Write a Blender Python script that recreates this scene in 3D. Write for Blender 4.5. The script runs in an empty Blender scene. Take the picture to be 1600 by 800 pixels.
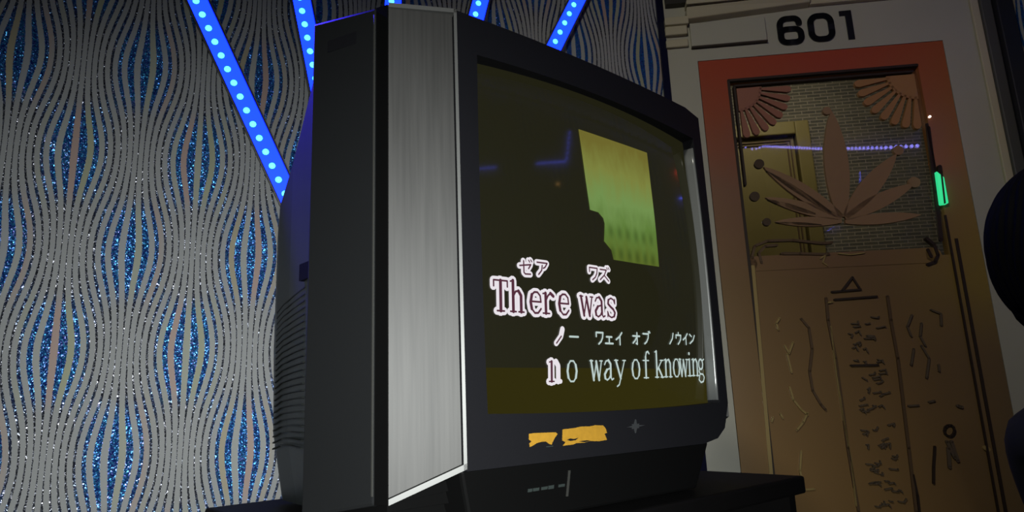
import bpy, math, random
import numpy as np
from mathutils import Vector, Matrix

random.seed(7)
SC = bpy.context.scene
COL = SC.collection
PI = math.pi

# ------------------------------------------------------------------ camera model
FPX = 1067.0
U = np.array([-193, 4900, FPX]); U = U / np.linalg.norm(U)
Fh = np.array([0, 0, 1.0]) - U * U[2]; Fh = Fh / np.linalg.norm(Fh)
Rr = np.cross(U, Fh); Rr = Rr if Rr[0] > 0 else -Rr
CAM = np.array([Rr, Fh, U])
CZ = 0.75

def ray(px, py):
    return CAM @ np.array([(px - 800) / FPX, (400 - py) / FPX, 1.0])

def onplane(px, py, p0, n):
    r = ray(px, py); t = float(np.dot(n, p0)) / float(np.dot(n, r[:2])); q = r * t; q[2] += CZ
    return q

# ------------------------------------------------------------------ materials
def lin(c):
    c = c / 255.0
    return c / 12.92 if c <= 0.04045 else ((c + 0.055) / 1.055) ** 2.4

def rgb(r, g, b):
    return (lin(r), lin(g), lin(b), 1)

def newmat(name):
    m = bpy.data.materials.new(name); m.use_nodes = True
    nt = m.node_tree
    return m, nt, nt.nodes['Principled BSDF']

def mat(name, col, rough=0.5, metal=0.0, emit=None, es=1.0, spec=0.5, noise=0.0, nscale=40):
    m, nt, b = newmat(name)
    b.inputs['Base Color'].default_value = col
    b.inputs['Roughness'].default_value = rough
    b.inputs['Metallic'].default_value = metal
    b.inputs['Specular IOR Level'].default_value = spec
    if emit:
        b.inputs['Emission Color'].default_value = emit
        b.inputs['Emission Strength'].default_value = es
    if noise > 0:
        tc = nt.nodes.new('ShaderNodeTexCoord')
        nz = nt.nodes.new('ShaderNodeTexNoise'); nz.inputs['Scale'].default_value = nscale; nz.inputs['Detail'].default_value = 5
        mx = nt.nodes.new('ShaderNodeMix'); mx.data_type = 'RGBA'
        mx.inputs['A'].default_value = tuple(c * (1 - noise) for c in col[:3]) + (1,)
        mx.inputs['B'].default_value = tuple(min(1, c * (1 + noise)) for c in col[:3]) + (1,)
        nt.links.new(tc.outputs['Object'], nz.inputs['Vector'])
        nt.links.new(nz.outputs['Fac'], mx.inputs['Factor'])
        nt.links.new(mx.outputs['Result'], b.inputs['Base Color'])
    return m

class NG:
    """tiny expression helper on a node tree"""
    def __init__(s, nt): s.nt = nt
    def n(s, t): return s.nt.nodes.new(t)
    def link(s, a, b): s.nt.links.new(a, b)
    def math(s, op, a, b=None, c=None, clamp=False):
        k = s.n('ShaderNodeMath'); k.operation = op; k.use_clamp = clamp
        for i, v in enumerate((a, b, c)):
            if v is None: continue
            if hasattr(v, 'links') or hasattr(v, 'is_output'): s.link(v, k.inputs[i])
            else: k.inputs[i].default_value = v
        return k.outputs[0]
    def mixc(s, f, a, b):
        k = s.n('ShaderNodeMix'); k.data_type = 'RGBA'
        for nm, v in (('Factor', f), ('A', a), ('B', b)):
            if hasattr(v, 'is_output'): s.link(v, k.inputs[nm])
            else: k.inputs[nm].default_value = v
        return k.outputs['Result']
    def mapr(s, v, a, b, c=0.0, d=1.0, smooth=True):
        k = s.n('ShaderNodeMapRange'); k.interpolation_type = 'SMOOTHSTEP' if smooth else 'LINEAR'
        s.link(v, k.inputs['Value'])
        for nm, x in (('From Min', a), ('From Max', b), ('To Min', c), ('To Max', d)): k.inputs[nm].default_value = x
        return k.outputs['Result']
    def ramp(s, f, stops, interp='LINEAR'):
        k = s.n('ShaderNodeValToRGB'); k.color_ramp.interpolation = interp
        el = k.color_ramp.elements
        el[0].position, el[0].color = stops[0]; el[1].position, el[1].color = stops[1]
        for p, c in stops[2:]:
            e = el.new(p); e.color = c
        s.link(f, k.inputs['Fac'])
        return k.outputs['Color']

def wallpaper_material():
    m, nt, b = newmat('wavy_glitter_wallpaper'); g = NG(nt)
    tc = g.n('ShaderNodeTexCoord'); sep = g.n('ShaderNodeSeparateXYZ'); g.link(tc.outputs['Object'], sep.inputs[0])
    nz = g.n('ShaderNodeTexNoise'); nz.inputs['Scale'].default_value = 300; g.link(tc.outputs['Object'], nz.inputs['Vector'])
    LAM, VP, N, K = 0.2834, 0.5, 15.0, 0.50
    q = g.math('MULTIPLY_ADD', sep.outputs['X'], 1 / LAM, 1.646 / LAM)
    qa = g.math('MULTIPLY', q, 2 * PI)
    va = g.math('MULTIPLY_ADD', sep.outputs['Z'], 2 * PI / VP, -0.664 * 2 * PI / VP)
    cv = g.math('COSINE', va); su = g.math('SINE', qa); cu = g.math('COSINE', qa)
    p = g.math('SUBTRACT', q, g.math('MULTIPLY', g.math('MULTIPLY', su, cv), K / (2 * PI)))
    p = g.math('MULTIPLY', p, N)
    p = g.math('ADD', p, g.math('MULTIPLY_ADD', nz.outputs['Fac'], 0.22, -0.11))
    cc = g.math('MULTIPLY', cu, cv)                       # 1 = bulge, -1 = pinch
    dens = g.math('MULTIPLY_ADD', cc, -K, 1.0)
    t = g.math('MULTIPLY', g.math('ABSOLUTE', g.math('SUBTRACT', g.math('FRACT', p), 0.5)), 2.0)
    wg = g.math('MULTIPLY_ADD', dens, 0.42, 0.215)
    band = g.math('SUBTRACT', wg, t)
    band = g.mapr(band, -0.07, 0.07)                      # 1 = plain grey band
    band_id = g.math('FLOOR', p)
    wn = g.n('ShaderNodeTexWhiteNoise'); wn.noise_dimensions = '1D'; g.link(band_id, wn.inputs['W'])
    tint = g.ramp(wn.outputs['Value'], [(0.0, rgb(162, 165, 168)), (0.5, rgb(168, 171, 166)), (0.72, rgb(166, 170, 132)), (0.9, rgb(180, 156, 146))])
    bulge = g.mapr(cc, -0.3, 0.5)
    grey = g.mixc(bulge, rgb(160, 162, 162), tint)
    vor = g.n('ShaderNodeTexVoronoi'); vor.inputs['Scale'].default_value = 400; g.link(tc.outputs['Object'], vor.inputs['Vector'])
    vs = g.n('ShaderNodeSeparateXYZ'); g.link(vor.outputs['Color'], vs.inputs[0])
    zone = g.n('ShaderNodeTexNoise'); zone.inputs['Scale'].default_value = 9; g.link(tc.outputs['Object'], zone.inputs['Vector'])
    hue = g.math('ADD', g.math('MULTIPLY', vs.outputs[0], 0.55), g.math('MULTIPLY', zone.outputs['Fac'], 0.5))
    flake = g.ramp(hue, [(0.15, rgb(30, 40, 110)), (0.35, rgb(40, 66, 165)), (0.52, rgb(42, 112, 188)), (0.66, rgb(46, 142, 190)), (0.8, rgb(96, 96, 190)), (0.95, rgb(170, 215, 235))])
    dull = g.ramp(vs.outputs[0], [(0.0, rgb(52, 54, 60)), (0.7, rgb(84, 88, 98)), (0.93, rgb(150, 150, 160))])
    flakes = g.mixc(bulge, dull, flake)
    colr = g.mixc(band, flakes, grey)
    g.link(colr, b.inputs['Base Color'])
    inv = g.math('SUBTRACT', 1.0, band)
    g.link(g.math('MULTIPLY', inv, 0.55), b.inputs['Metallic'])
    g.link(g.math('MULTIPLY_ADD', band, 0.25, 0.3), b.inputs['Roughness'])
    # every flake lies at its own tilt
    geo = g.n('ShaderNodeNewGeometry')
    sub = g.n('ShaderNodeVectorMath'); sub.operation = 'SUBTRACT'; g.link(vor.outputs['Color'], sub.inputs[0]); sub.inputs[1].default_value = (0.5, 0.5, 0.5)
    sc = g.n('ShaderNodeVectorMath'); sc.operation = 'SCALE'; g.link(sub.outputs[0], sc.inputs[0]); g.link(g.math('MULTIPLY', inv, 0.85), sc.inputs['Scale'])
    ad = g.n('ShaderNodeVectorMath'); ad.operation = 'ADD'; g.link(geo.outputs['Normal'], ad.inputs[0]); g.link(sc.outputs[0], ad.inputs[1])
    no = g.n('ShaderNodeVectorMath'); no.operation = 'NORMALIZE'; g.link(ad.outputs[0], no.inputs[0])
    g.link(no.outputs[0], b.inputs['Normal'])
    return m

def brushed_material(name, col, var=0.16):
    m, nt, b = newmat(name); g = NG(nt)
    tc = g.n('ShaderNodeTexCoord')
    mp = g.n('ShaderNodeMapping'); mp.inputs['Scale'].default_value = (260, 260, 7); g.link(tc.outputs['Object'], mp.inputs[0])
    nz = g.n('ShaderNodeTexNoise'); nz.inputs['Scale'].default_value = 1; nz.inputs['Detail'].default_value = 6; g.link(mp.outputs[0], nz.inputs['Vector'])
    mp2 = g.n('ShaderNodeMapping'); mp2.inputs['Scale'].default_value = (45, 45, 5); g.link(tc.outputs['Object'], mp2.inputs[0])
    nz2 = g.n('ShaderNodeTexNoise'); nz2.inputs['Scale'].default_value = 1; g.link(mp2.outputs[0], nz2.inputs['Vector'])
    f = g.math('ADD', g.math('MULTIPLY', nz.outputs['Fac'], 0.6), g.math('MULTIPLY', nz2.outputs['Fac'], 0.4))
    c = g.ramp(f, [(0.25, tuple(x * (1 - var * 2) for x in col[:3]) + (1,)), (0.5, col), (0.75, tuple(x * (1 + var * 2) for x in col[:3]) + (1,))])
    g.link(c, b.inputs['Base Color']); b.inputs['Roughness'].default_value = 0.55; b.inputs['Metallic'].default_value = 0.15
    bm_ = g.n('ShaderNodeBump'); bm_.inputs['Strength'].default_value = 0.15; bm_.inputs['Distance'].default_value = 0.001
    g.link(f, bm_.inputs['Height']); g.link(bm_.outputs[0], b.inputs['Normal'])
    return m

def door_material(name, k=1.0, rough=0.32):
    """laminate printed in a red - ochre - brown gradient (own coordinates of the door: x across, z up)"""
    m, nt, b = newmat(name); g = NG(nt)
    tc = g.n('ShaderNodeTexCoord'); sep = g.n('ShaderNodeSeparateXYZ'); g.link(tc.outputs['Object'], sep.inputs[0])
    nz = g.n('ShaderNodeTexNoise'); nz.inputs['Scale'].default_value = 5; g.link(tc.outputs['Object'], nz.inputs['Vector'])
    wob = g.math('MULTIPLY_ADD', nz.outputs['Fac'], 0.16, -0.08)
    z = g.math('ADD', sep.outputs['Z'], wob); x = g.math('ADD', sep.outputs['X'], wob)
    def kc(r, g_, b_): c = rgb(r, g_, b_); return (c[0] * k, c[1] * k, c[2] * k, 1)
    left = g.ramp(g.math('DIVIDE', z, 2.0), [(0.25, kc(142, 112, 70)), (0.55, kc(130, 104, 70)), (0.72, kc(140, 104, 80)), (0.85, kc(164, 88, 58)), (0.95, kc(172, 76, 50))])
    right = g.ramp(g.math('DIVIDE', z, 2.0), [(0.25, kc(100, 88, 62)), (0.42, kc(112, 94, 68)), (0.55, kc(156, 134, 44)), (0.75, kc(160, 128, 50)), (0.96, kc(164, 92, 46))])
    g.link(g.mixc(g.mapr(x, 0.05, 0.78), left, right), b.inputs['Base Color'])
    b.inputs['Roughness'].default_value = rough
    return m

def glass_material(name, tint=(0.93, 0.93, 0.9, 1), rough=0.02, strength=1.0):
    m = bpy.data.materials.new(name); m.use_nodes = True; nt = m.node_tree; nt.nodes.clear(); g = NG(nt)
    out = g.n('ShaderNodeOutputMaterial'); mix = g.n('ShaderNodeMixShader'); tr = g.n('ShaderNodeBsdfTransparent'); gl = g.n('ShaderNodeBsdfGlossy')
    fr = g.n('ShaderNodeFresnel'); fr.inputs['IOR'].default_value = 1.5
    tr.inputs['Color'].default_value = tint; gl.inputs['Roughness'].default_value = rough
    g.link(g.math('MULTIPLY', fr.outputs[0], strength), mix.inputs[0]); g.link(tr.outputs[0], mix.inputs[1]); g.link(gl.outputs[0], mix.inputs[2]); g.link(mix.outputs[0], out.inputs[0])
    return m

def brick_material(name):
    m, nt, b = newmat(name); g = NG(nt)
    tc = g.n('ShaderNodeTexCoord'); mp = g.n('ShaderNodeMapping'); mp.inputs['Rotation'].default_value = (PI / 2, 0, 0); g.link(tc.outputs['Object'], mp.inputs[0])
    br = g.n('ShaderNodeTexBrick'); br.inputs['Scale'].default_value = 1.0
    br.inputs['Brick Width'].default_value = 0.07; br.inputs['Row Height'].default_value = 0.018; br.inputs['Mortar Size'].default_value = 0.0022
    br.inputs['Color1'].default_value = rgb(108, 106, 96); br.inputs['Color2'].default_value = rgb(84, 84, 78); br.inputs['Mortar'].default_value = rgb(156, 150, 140)
    g.link(mp.outputs[0], br.inputs['Vector']); g.link(br.outputs['Color'], b.inputs['Base Color']); b.inputs['Roughness'].default_value = 0.8
    return m

def curtain_material(name):
    m, nt, b = newmat(name); g = NG(nt)
    tc = g.n('ShaderNodeTexCoord'); sep = g.n('ShaderNodeSeparateXYZ'); g.link(tc.outputs['Object'], sep.inputs[0])
    z = g.mapr(sep.outputs['Z'], 0.33, 0.53, 0, 1, False)
    x = sep.outputs['X']
    nz = g.n('ShaderNodeTexNoise'); nz.inputs['Scale'].default_value = 1; nz.inputs['Detail'].default_value = 4
    mp = g.n('ShaderNodeMapping'); mp.inputs['Scale'].default_value = (60, 60, 22); g.link(tc.outputs['Object'], mp.inputs[0]); g.link(mp.outputs[0], nz.inputs['Vector'])
    zz = g.math('ADD', z, g.math('MULTIPLY_ADD', nz.outputs['Fac'], 0.3, -0.15))
    c = g.ramp(zz, [(0.0, rgb(88, 104, 40)), (0.22, rgb(92, 122, 56)), (0.42, rgb(112, 142, 78)), (0.66, rgb(122, 128, 62)), (0.9, rgb(108, 102, 44))])
    # scallops of the hem
    pleat = g.math('MULTIPLY_ADD', g.math('SINE', g.math('MULTIPLY', x, 330)), 0.5, 0.5)
    row = g.math('MULTIPLY_ADD', g.math('SINE', g.math('MULTIPLY', sep.outputs['Z'], 190)), 0.5, 0.5)
    low = g.mapr(z, 0.45, 0.12)
    dark = g.math('MULTIPLY', g.math('MULTIPLY', pleat, row), g.math('MULTIPLY', low, 0.5))
    c = g.mixc(dark, c, rgb(46, 62, 24))
    b.inputs['Base Color'].default_value = (0, 0, 0, 1); b.inputs['Specular IOR Level'].default_value = 0.0
    g.link(c, b.inputs['Emission Color']); b.inputs['Emission Strength'].default_value = 1.0
    return m

M = {}
M['paper'] = wallpaper_material()
M['cream'] = mat('cream_wall_paint', rgb(178, 176, 160), 0.42, noise=0.05, nscale=6)
M['cream_trim'] = mat('cream_moulding', rgb(186, 178, 150), 0.5, noise=0.06, nscale=10)
M['pillar'] = mat('dark_grey_green_trim', rgb(74, 74, 70), 0.5)
M['navytrim'] = mat('dark_navy_corner_trim', rgb(22, 24, 48), 0.35)
M['blacktrim'] = mat('black_corner_post', rgb(24, 24, 30), 0.4)
M['floor'] = mat('dark_carpet', rgb(44, 40, 40), 0.95, noise=0.3, nscale=120)
M['ceil'] = mat('dark_ceiling_paint', rgb(60, 58, 56), 0.8, noise=0.06)
M['darkwall'] = mat('dark_panelled_wall', rgb(34, 32, 34), 0.7, noise=0.1)
M['plastic'] = mat('charcoal_plastic', rgb(26, 26, 29), 0.55, spec=0.15, noise=0.08, nscale=300)
M['plastic_side'] = mat('charcoal_side_plastic', rgb(30, 31, 32), 0.6, spec=0.15, noise=0.05, nscale=200)
M['plastic_black'] = mat('black_plastic', rgb(11, 11, 11), 0.55, spec=0.12)
M['housing'] = mat('dark_olive_back_housing', rgb(34, 38, 37), 0.42, spec=0.3)
M['rib'] = mat('dull_vent_rib', rgb(22, 25, 24), 0.5, spec=0.2)
M['grille'] = brushed_material('brushed_grey_speaker_cloth', rgb(63, 62, 60))
M['silver'] = mat('silver_plastic_trim', rgb(104, 104, 102), 0.42, 0.2)
M['reveal'] = mat('lit_inner_bezel', rgb(132, 134, 132), 0.28, 0.4)
M['standwood'] = mat('black_stained_wood', rgb(10, 9, 9), 0.6, spec=0.12, noise=0.2, nscale=30)
M['sticker'] = mat('worn_yellow_sticker', rgb(182, 136, 40), 0.6, noise=0.2, nscale=160)
M['emblem'] = mat('grey_emblem', rgb(76, 78, 80), 0.4, 0.4)
M['print'] = mat('pale_grey_print', rgb(46, 54, 52), 0.6)
M['seam'] = mat('grey_seam_line', rgb(56, 56, 53), 0.5)
M['screen'] = mat('dark_olive_picture', (0.004, 0.004, 0.003, 1), 0.06, emit=rgb(30, 29, 15), es=1.0, spec=0.3)
M['band'] = mat('olive_band_picture', (0, 0, 0, 1), 0.1, emit=rgb(48, 44, 14), es=1.0, spec=0.2)
M['curtain'] = curtain_material('lit_curtain_picture')
M['white_txt'] = mat('white_caption', (0, 0, 0, 1), 0.3, emit=rgb(232, 226, 232), es=1.0, spec=0.0)
M['pale_txt'] = mat('pale_caption', (0, 0, 0, 1), 0.3, emit=rgb(186, 204, 200), es=1.0, spec=0.0)
M['maroon_txt'] = mat('maroon_caption', (0, 0, 0, 1), 0.3, emit=rgb(84, 46, 60), es=1.0, spec=0.0)
M['door'] = door_material('red_and_ochre_laminate')
M['door_relief'] = door_material('red_and_ochre_raised_laminate', 1.0, 0.3)
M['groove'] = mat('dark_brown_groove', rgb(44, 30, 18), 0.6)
M['brownline'] = mat('brown_carved_line', rgb(92, 70, 44), 0.6)
M['paleline'] = mat('pale_edge_highlight', rgb(160, 138, 84), 0.4)  # highlights along the relief lines painted as colour
M['greyline'] = mat('grey_carved_line', rgb(94, 80, 62), 0.6)
M['petal'] = mat('frosted_brown_film', rgb(150, 118, 84), 0.6, noise=0.05)
M['fanred'] = mat('dusky_red_film', rgb(158, 104, 82), 0.55, noise=0.05)
M['fanochre'] = mat('ochre_brown_film', rgb(166, 120, 72), 0.55, noise=0.05)
M['dot'] = mat('dark_petal_shadow', rgb(72, 56, 32), 0.5)  # shadow of petals and dots painted in brown
M['glass'] = glass_material('clear_door_glass', (0.8, 0.78, 0.72, 1))
M['brick'] = brick_material('small_grey_brick')
M['yellowdoor'] = mat('ochre_yellow_paint', rgb(128, 118, 68), 0.5, noise=0.05)
M['number'] = mat('black_number_vinyl', rgb(14, 14, 14), 0.45)
M['alu'] = mat('dark_aluminium_channel', rgb(70, 66, 74), 0.35, 0.7)
M['alu_edge'] = mat('bright_aluminium_edge', rgb(190, 188, 190), 0.3, 0.8)
M['blue_film'] = mat('blue_led_diffuser', rgb(20, 40, 160), 0.4, emit=(0.0022, 0.013, 1.0, 1), es=8)
M['led'] = mat('cyan_led', (0.2, 0.5, 0.8, 1), 0.3, emit=(0.06, 0.62, 1.0, 1), es=4.0)
M['led_room'] = mat('blue_room_led', (0.1, 0.1, 0.6, 1), 0.3, emit=(0.10, 0.13, 1.0, 1), es=9)
M['led_dot'] = mat('violet_blue_led', (0.1, 0.1, 0.6, 1), 0.3, emit=(0.26, 0.24, 1.0, 1), es=17)
M['red_led'] = mat('red_led', (0.5, 0.02, 0.02, 1), 0.3, emit=(1.0, 0.06, 0.03, 1), es=26)
M['amber'] = mat('amber_lamp', (0.5, 0.3, 0.1, 1), 0.3, emit=(1.0, 0.5, 0.15, 1), es=12)
M['green'] = mat('green_reflection_glow', (0.05, 0.3, 0.15, 1), 0.25, emit=(0.03, 0.75, 0.28, 1), es=0.9)  # glow stands in for green light reflected on the handle
M['white_led'] = mat('white_pin_light', (0.8, 0.8, 0.8, 1), 0.3, emit=(1, 0.9, 0.8, 1), es=1.2)
M['vent'] = mat('dark_vent_metal', rgb(52, 50, 44), 0.5, 0.3)
M['hair'] = mat('black_hair', rgb(14, 14, 18), 0.7, spec=0.08, noise=0.3, nscale=60)
M['skin'] = mat('skin', rgb(170, 128, 104), 0.55)
M['shirt'] = mat('dark_olive_shirt', rgb(40, 40, 32), 0.85, noise=0.15, nscale=40)
M['stoolfab'] = mat('dark_stool_vinyl', rgb(40, 34, 34), 0.6)

# ------------------------------------------------------------------ mesh helpers
class MB:
    def __init__(s): s.v = []; s.f = []; s.smooth = False
    def add(s, vs, fs):
        o = len(s.v); s.v += [tuple(map(float, p)) for p in vs]; s.f += [tuple(i + o for i in f) for f in fs]
        return s
    def box(s, x0, x1, y0, y1, z0, z1):
        vs = [(x, y, z) for x in (x0, x1) for y in (y0, y1) for z in (z0, z1)]
        return s.add(vs, [(0, 1, 3, 2), (4, 6, 7, 5), (0, 4, 5, 1), (2, 3, 7, 6), (0, 2, 6, 4), (1, 5, 7, 3)])
    def hexa(s, a, b):
        """two matching rings of n points -> closed solid"""
        n = len(a); fs = [tuple(range(n))[::-1], tuple(range(n, 2 * n))]
        for i in range(n):
            j = (i + 1) % n; fs.append((i, j, n + j, n + i))
        return s.add(list(a) + list(b), fs)
    def prism_y(s, poly, y0, y1):
        """polygon in x,z extruded along y"""
        return s.hexa([(x, y0, z) for x, z in poly], [(x, y1, z) for x, z in poly])
    def tube(s, pts, r, n=8):
        pts = [Vector(p) for p in pts]; rs = r if isinstance(r, (list, tuple)) else [r] * len(pts)
        rings = []
        for i, p in enumerate(pts):
            t = (pts[min(i + 1, len(pts) - 1)] - pts[max(i - 1, 0)]).normalized()
            a = t.cross(Vector((0.13, 1, 0.07))).normalized(); b = t.cross(a)
            rings.append([p + (a * math.cos(2 * PI * k / n) + b * math.sin(2 * PI * k / n)) * rs[i] for k in range(n)])
        vs = [q for rg in rings for q in rg]; fs = []
        for i in range(len(pts) - 1):
            for k in range(n):
                l = (k + 1) % n; fs.append((i * n + k, i * n + l, (i + 1) * n + l, (i + 1) * n + k))
        fs.append(tuple(range(n))[::-1]); fs.append(tuple((len(pts) - 1) * n + k for k in range(n)))
        return s.add(vs, fs)
    def ribbon(s, pts, w, y0, y1, caps=True):
        """flat stroke in x,z of width w with round joints, from y0 to y1"""
        for (x0, z0), (x1, z1) in zip(pts[:-1], pts[1:]):
            L = math.hypot(x1 - x0, z1 - z0)
            if L < 1e-7: continue
            nx, nz = -(z1 - z0) / L * w / 2, (x1 - x0) / L * w / 2
            s.prism_y([(x0 + nx, z0 + nz), (x1 + nx, z1 + nz), (x1 - nx, z1 - nz), (x0 - nx, z0 - nz)], y0, y1)
        if caps:
            for x, z in (pts if caps == 'all' else pts[1:-1]):
                s.prism_y([(x + w / 2 * math.cos(a * PI / 6), z + w / 2 * math.sin(a * PI / 6)) for a in range(12)], y0, y1)
        return s
    def grid(s, fn, nu, nv):
        vs = [fn(i / nu, j / nv) for j in range(nv + 1) for i in range(nu + 1)]
        fs = [(j * (nu + 1) + i, j * (nu + 1) + i + 1, (j + 1) * (nu + 1) + i + 1, (j + 1) * (nu + 1) + i) for j in range(nv) for i in range(nu)]
        return s.add(vs, fs)
    def build(s, name, material, parent=None, bevel=0, smooth=False, recalc=True):
        me = bpy.data.meshes.new(name); me.from_pydata(s.v, [], s.f); me.update()
        if recalc:
            import bmesh
            b = bmesh.new(); b.from_mesh(me); bmesh.ops.recalc_face_normals(b, faces=b.faces[:]); b.to_mesh(me); b.free()
        me.materials.append(material)
        o = bpy.data.objects.new(name, me); COL.objects.link(o)
        if parent: o.parent = parent
        if smooth:
            for p in me.polygons: p.use_smooth = True
        if bevel:
            bv = o.modifiers.new('bevel', 'BEVEL'); bv.width = bevel; bv.segments = 2; bv.limit_method = 'ANGLE'
        return o

def tag(o, label=None, cat=None, group=None, kind=None):
    if label: o['label'] = label
    if cat: o['category'] = cat
    if group: o['group'] = group
    if kind: o['kind'] = kind
    return o

def empty(name, loc=(0, 0, 0), rz=0.0):
    o = bpy.data.objects.new(name, None); COL.objects.link(o); o.location = loc; o.rotation_euler = (0, 0, rz); o.empty_display_size = 0.1
    return o

def place(o, loc, rz):
    o.location = loc; o.rotation_euler = (0, 0, rz); return o

# ------------------------------------------------------------------ the room's lines (plan)
rd = ray(-10200, 1065); HD = -rd[:2] / np.linalg.norm(rd[:2]); DN = np.array([HD[1], -HD[0]])   # door wall: rightwards, and out into the room
D0 = ray(1285, 300); D0 = D0[:2] / D0[1] * 2.2
CORNER = onplane(1043, 100, D0, DN)[:2]
W = ray(215, 250)[:2]; W = W / W[1] * CORNER[1] * 0.74
WD = (CORNER - W) / np.linalg.norm(CORNER - W); WN = np.array([WD[1], -WD[0]])
RD_ = math.atan2(HD[1], HD[0]); RW_ = math.atan2(WD[1], WD[0])
RWALL = D0 + HD * 0.69                        # foot of the right wall on the door wall
CEIL = 2.85
YBACK = -0.9

def dpx(px, py):
    """pixel on the door wall -> (across, height)"""
    q = onplane(px, py, D0, DN); return float((q[:2] - D0) @ HD), float(q[2])

# ---- structure
def struct(o, label, cat='wall'):
    return tag(o, label, cat, kind='structure')

wl = MB().box(-3.3, -0.028, 0, 0.1, 0, CEIL).build('wall_left', M['paper'])
place(wl, (*CORNER, 0), RW_); struct(wl, 'wall papered in wavy grey bands and blue glitter, behind the television')
tc_ = MB().box(-0.028, 0.0, -0.006, 0.1, 0, CEIL).build('trim_1', M['navytrim'])
place(tc_, (*CORNER, 0), RW_); struct(tc_, 'dark navy corner trim ending the glitter wallpaper beside the cream wall', 'trim')

s_corner = float((CORNER - D0) @ HD)
DL, DR, DT = -0.362, 0.4668, 1.9195         # door leaf
wb = MB()
wb.box(s_corner - 0.02, DL, 0, 0.09, 0, CEIL); wb.box(DR, 0.72, 0, 0.09, 0, CEIL); wb.box(DL, DR, 0, 0.09, DT, CEIL)
wback = wb.build('wall_back', M['cream']); place(wback, (*D0, 0), RD_); struct(wback, 'cream painted wall around the carved door, under black number 601')

q = RWALL; rlen = 3.2
wr = MB().box(-rlen, -0.0, 0, 0.1, 0, CEIL).build('wall_right', M['paper'])
# local x runs into the room's depth: from the camera end to the door wall
rz_r = math.atan2(-DN[1], -DN[0]); place(wr, (*RWALL, 0), rz_r - 0.0)
wr.scale = (1, -1, 1); struct(wr, 'sliver of glitter wallpaper at the right edge')
t2 = MB().box(0.598, 0.634, -0.022, 0, 0, CEIL).build('trim_2', M['pillar'], bevel=0.004); place(t2, (*D0, 0), RD_); struct(t2, 'grey-green upright moulding right of the door wall', 'trim')
t3 = MB().box(0.634, 0.688, -0.045, 0, 0, CEIL).build('trim_3', M['blacktrim'], bevel=0.004); place(t3, (*D0, 0), RD_); struct(t3, 'black corner post between cream wall and right wallpaper', 'trim')
t4 = MB().box(0.572, 0.598, -0.012, 0, 0, CEIL).build('trim_4', M['cream_trim'], bevel=0.003); place(t4, (*D0, 0), RD_); struct(t4, 'narrow beige moulding along the right edge of the cream wall', 'trim')

# far end of left wall, walls behind the camera, floor, ceiling
LEFT = CORNER - WD * 3.3
RB = RWALL + DN * ((YBACK - RWALL[1]) / DN[1])
fp = [tuple(LEFT), (LEFT[0], YBACK), (RB[0], YBACK), tuple(RWALL + DN * -0.0), tuple(CORNER)]
def slab(poly, z0, z1):
    return MB().hexa([(x, y, z0) for x, y in poly], [(x, y, z1) for x, y in poly])
struct(slab(fp, -0.08, 0).build('floor', M['floor']), 'dark carpet floor', 'floor')
struct(slab(fp, CEIL, CEIL + 0.08).build('ceiling', M['ceil']), 'dark ceiling', 'ceiling')
struct(MB().box(LEFT[0] - 0.1, RB[0] + 0.1, YBACK - 0.1, YBACK, 0, CEIL).build('wall_front', M['darkwall']), 'dark wall behind the camera')
struct(MB().box(LEFT[0] - 0.1, LEFT[0], YBACK, LEFT[1] + 0.1, 0, CEIL).build('wall_side', M['darkwall']), 'dark side wall left of the camera')

# ---- corridor seen through the door glass
cf = MB().box(-0.75, 1.1, 1.20, 1.3, 0, CEIL).build('wall_corridor', M['brick']); place(cf, (*D0, 0), RD_); struct(cf, 'small grey brick wall of the corridor seen through the door glass')
cm = MB(); cm.box(-0.75, -0.65, 0.09, 1.2, 0, CEIL); cm.box(1.0, 1.1, 0.09, 1.2, 0, CEIL)
co = cm.build('wall_corridor_ends', M['darkwall']); place(co, (*D0, 0), RD_); struct(co, 'end walls of the corridor outside the glass door')
cm = MB().box(-0.75, 1.1, 0.09, 1.3, -0.08, 0).build('floor_corridor', M['floor']); place(cm, (*D0, 0), RD_); struct(cm, 'corridor floor', 'floor')
cm = MB().box(-0.75, 1.1, 0.09, 1.3, CEIL, CEIL + 0.08).build('ceiling_corridor', M['ceil']); place(cm, (*D0, 0), RD_); struct(cm, 'corridor ceiling', 'ceiling')

def dpx_at(px, py, off):
    p0 = D0 - DN * off
    q = onplane(px, py, p0, DN); return float((q[:2] - p0) @ HD), float(q[2])

yd = empty('yellow_door', (*D0, 0), RD_); tag(yd, 'ochre yellow framed door across the corridor, seen through the glass', 'door')
xr, zt = dpx_at(1262, 188, 1.14); xl = xr - 0.62
fr = MB(); fr.box(xl, xl + 0.07, 1.13, 1.199, 0, zt); fr.box(xr - 0.07, xr, 1.13, 1.199, 0, zt); fr.box(xl + 0.07, xr - 0.07, 1.13, 1.199, zt - 0.07, zt)
fr.build('door_frame', M['yellowdoor'], yd, bevel=0.006)
MB().box(xl + 0.075, xr - 0.075, 1.16, 1.198, 0.01, zt - 0.075).build('door_leaf', M['yellowdoor'], yd, bevel=0.004)
rm = MB()
for a in (0.02, 0.036):
    x0, x1, z1, z0 = xl + 0.075 + a, xr - 0.075 - a, zt - 0.075 - a, 0.2
    rm.ribbon([(x0, z0), (x0, z1), (x1, z1), (x1, z0), (x0, z0)], 0.006, 1.153, 1.161, 'all')
rm.build('panel_moulding', M['brownline'], yd)

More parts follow.
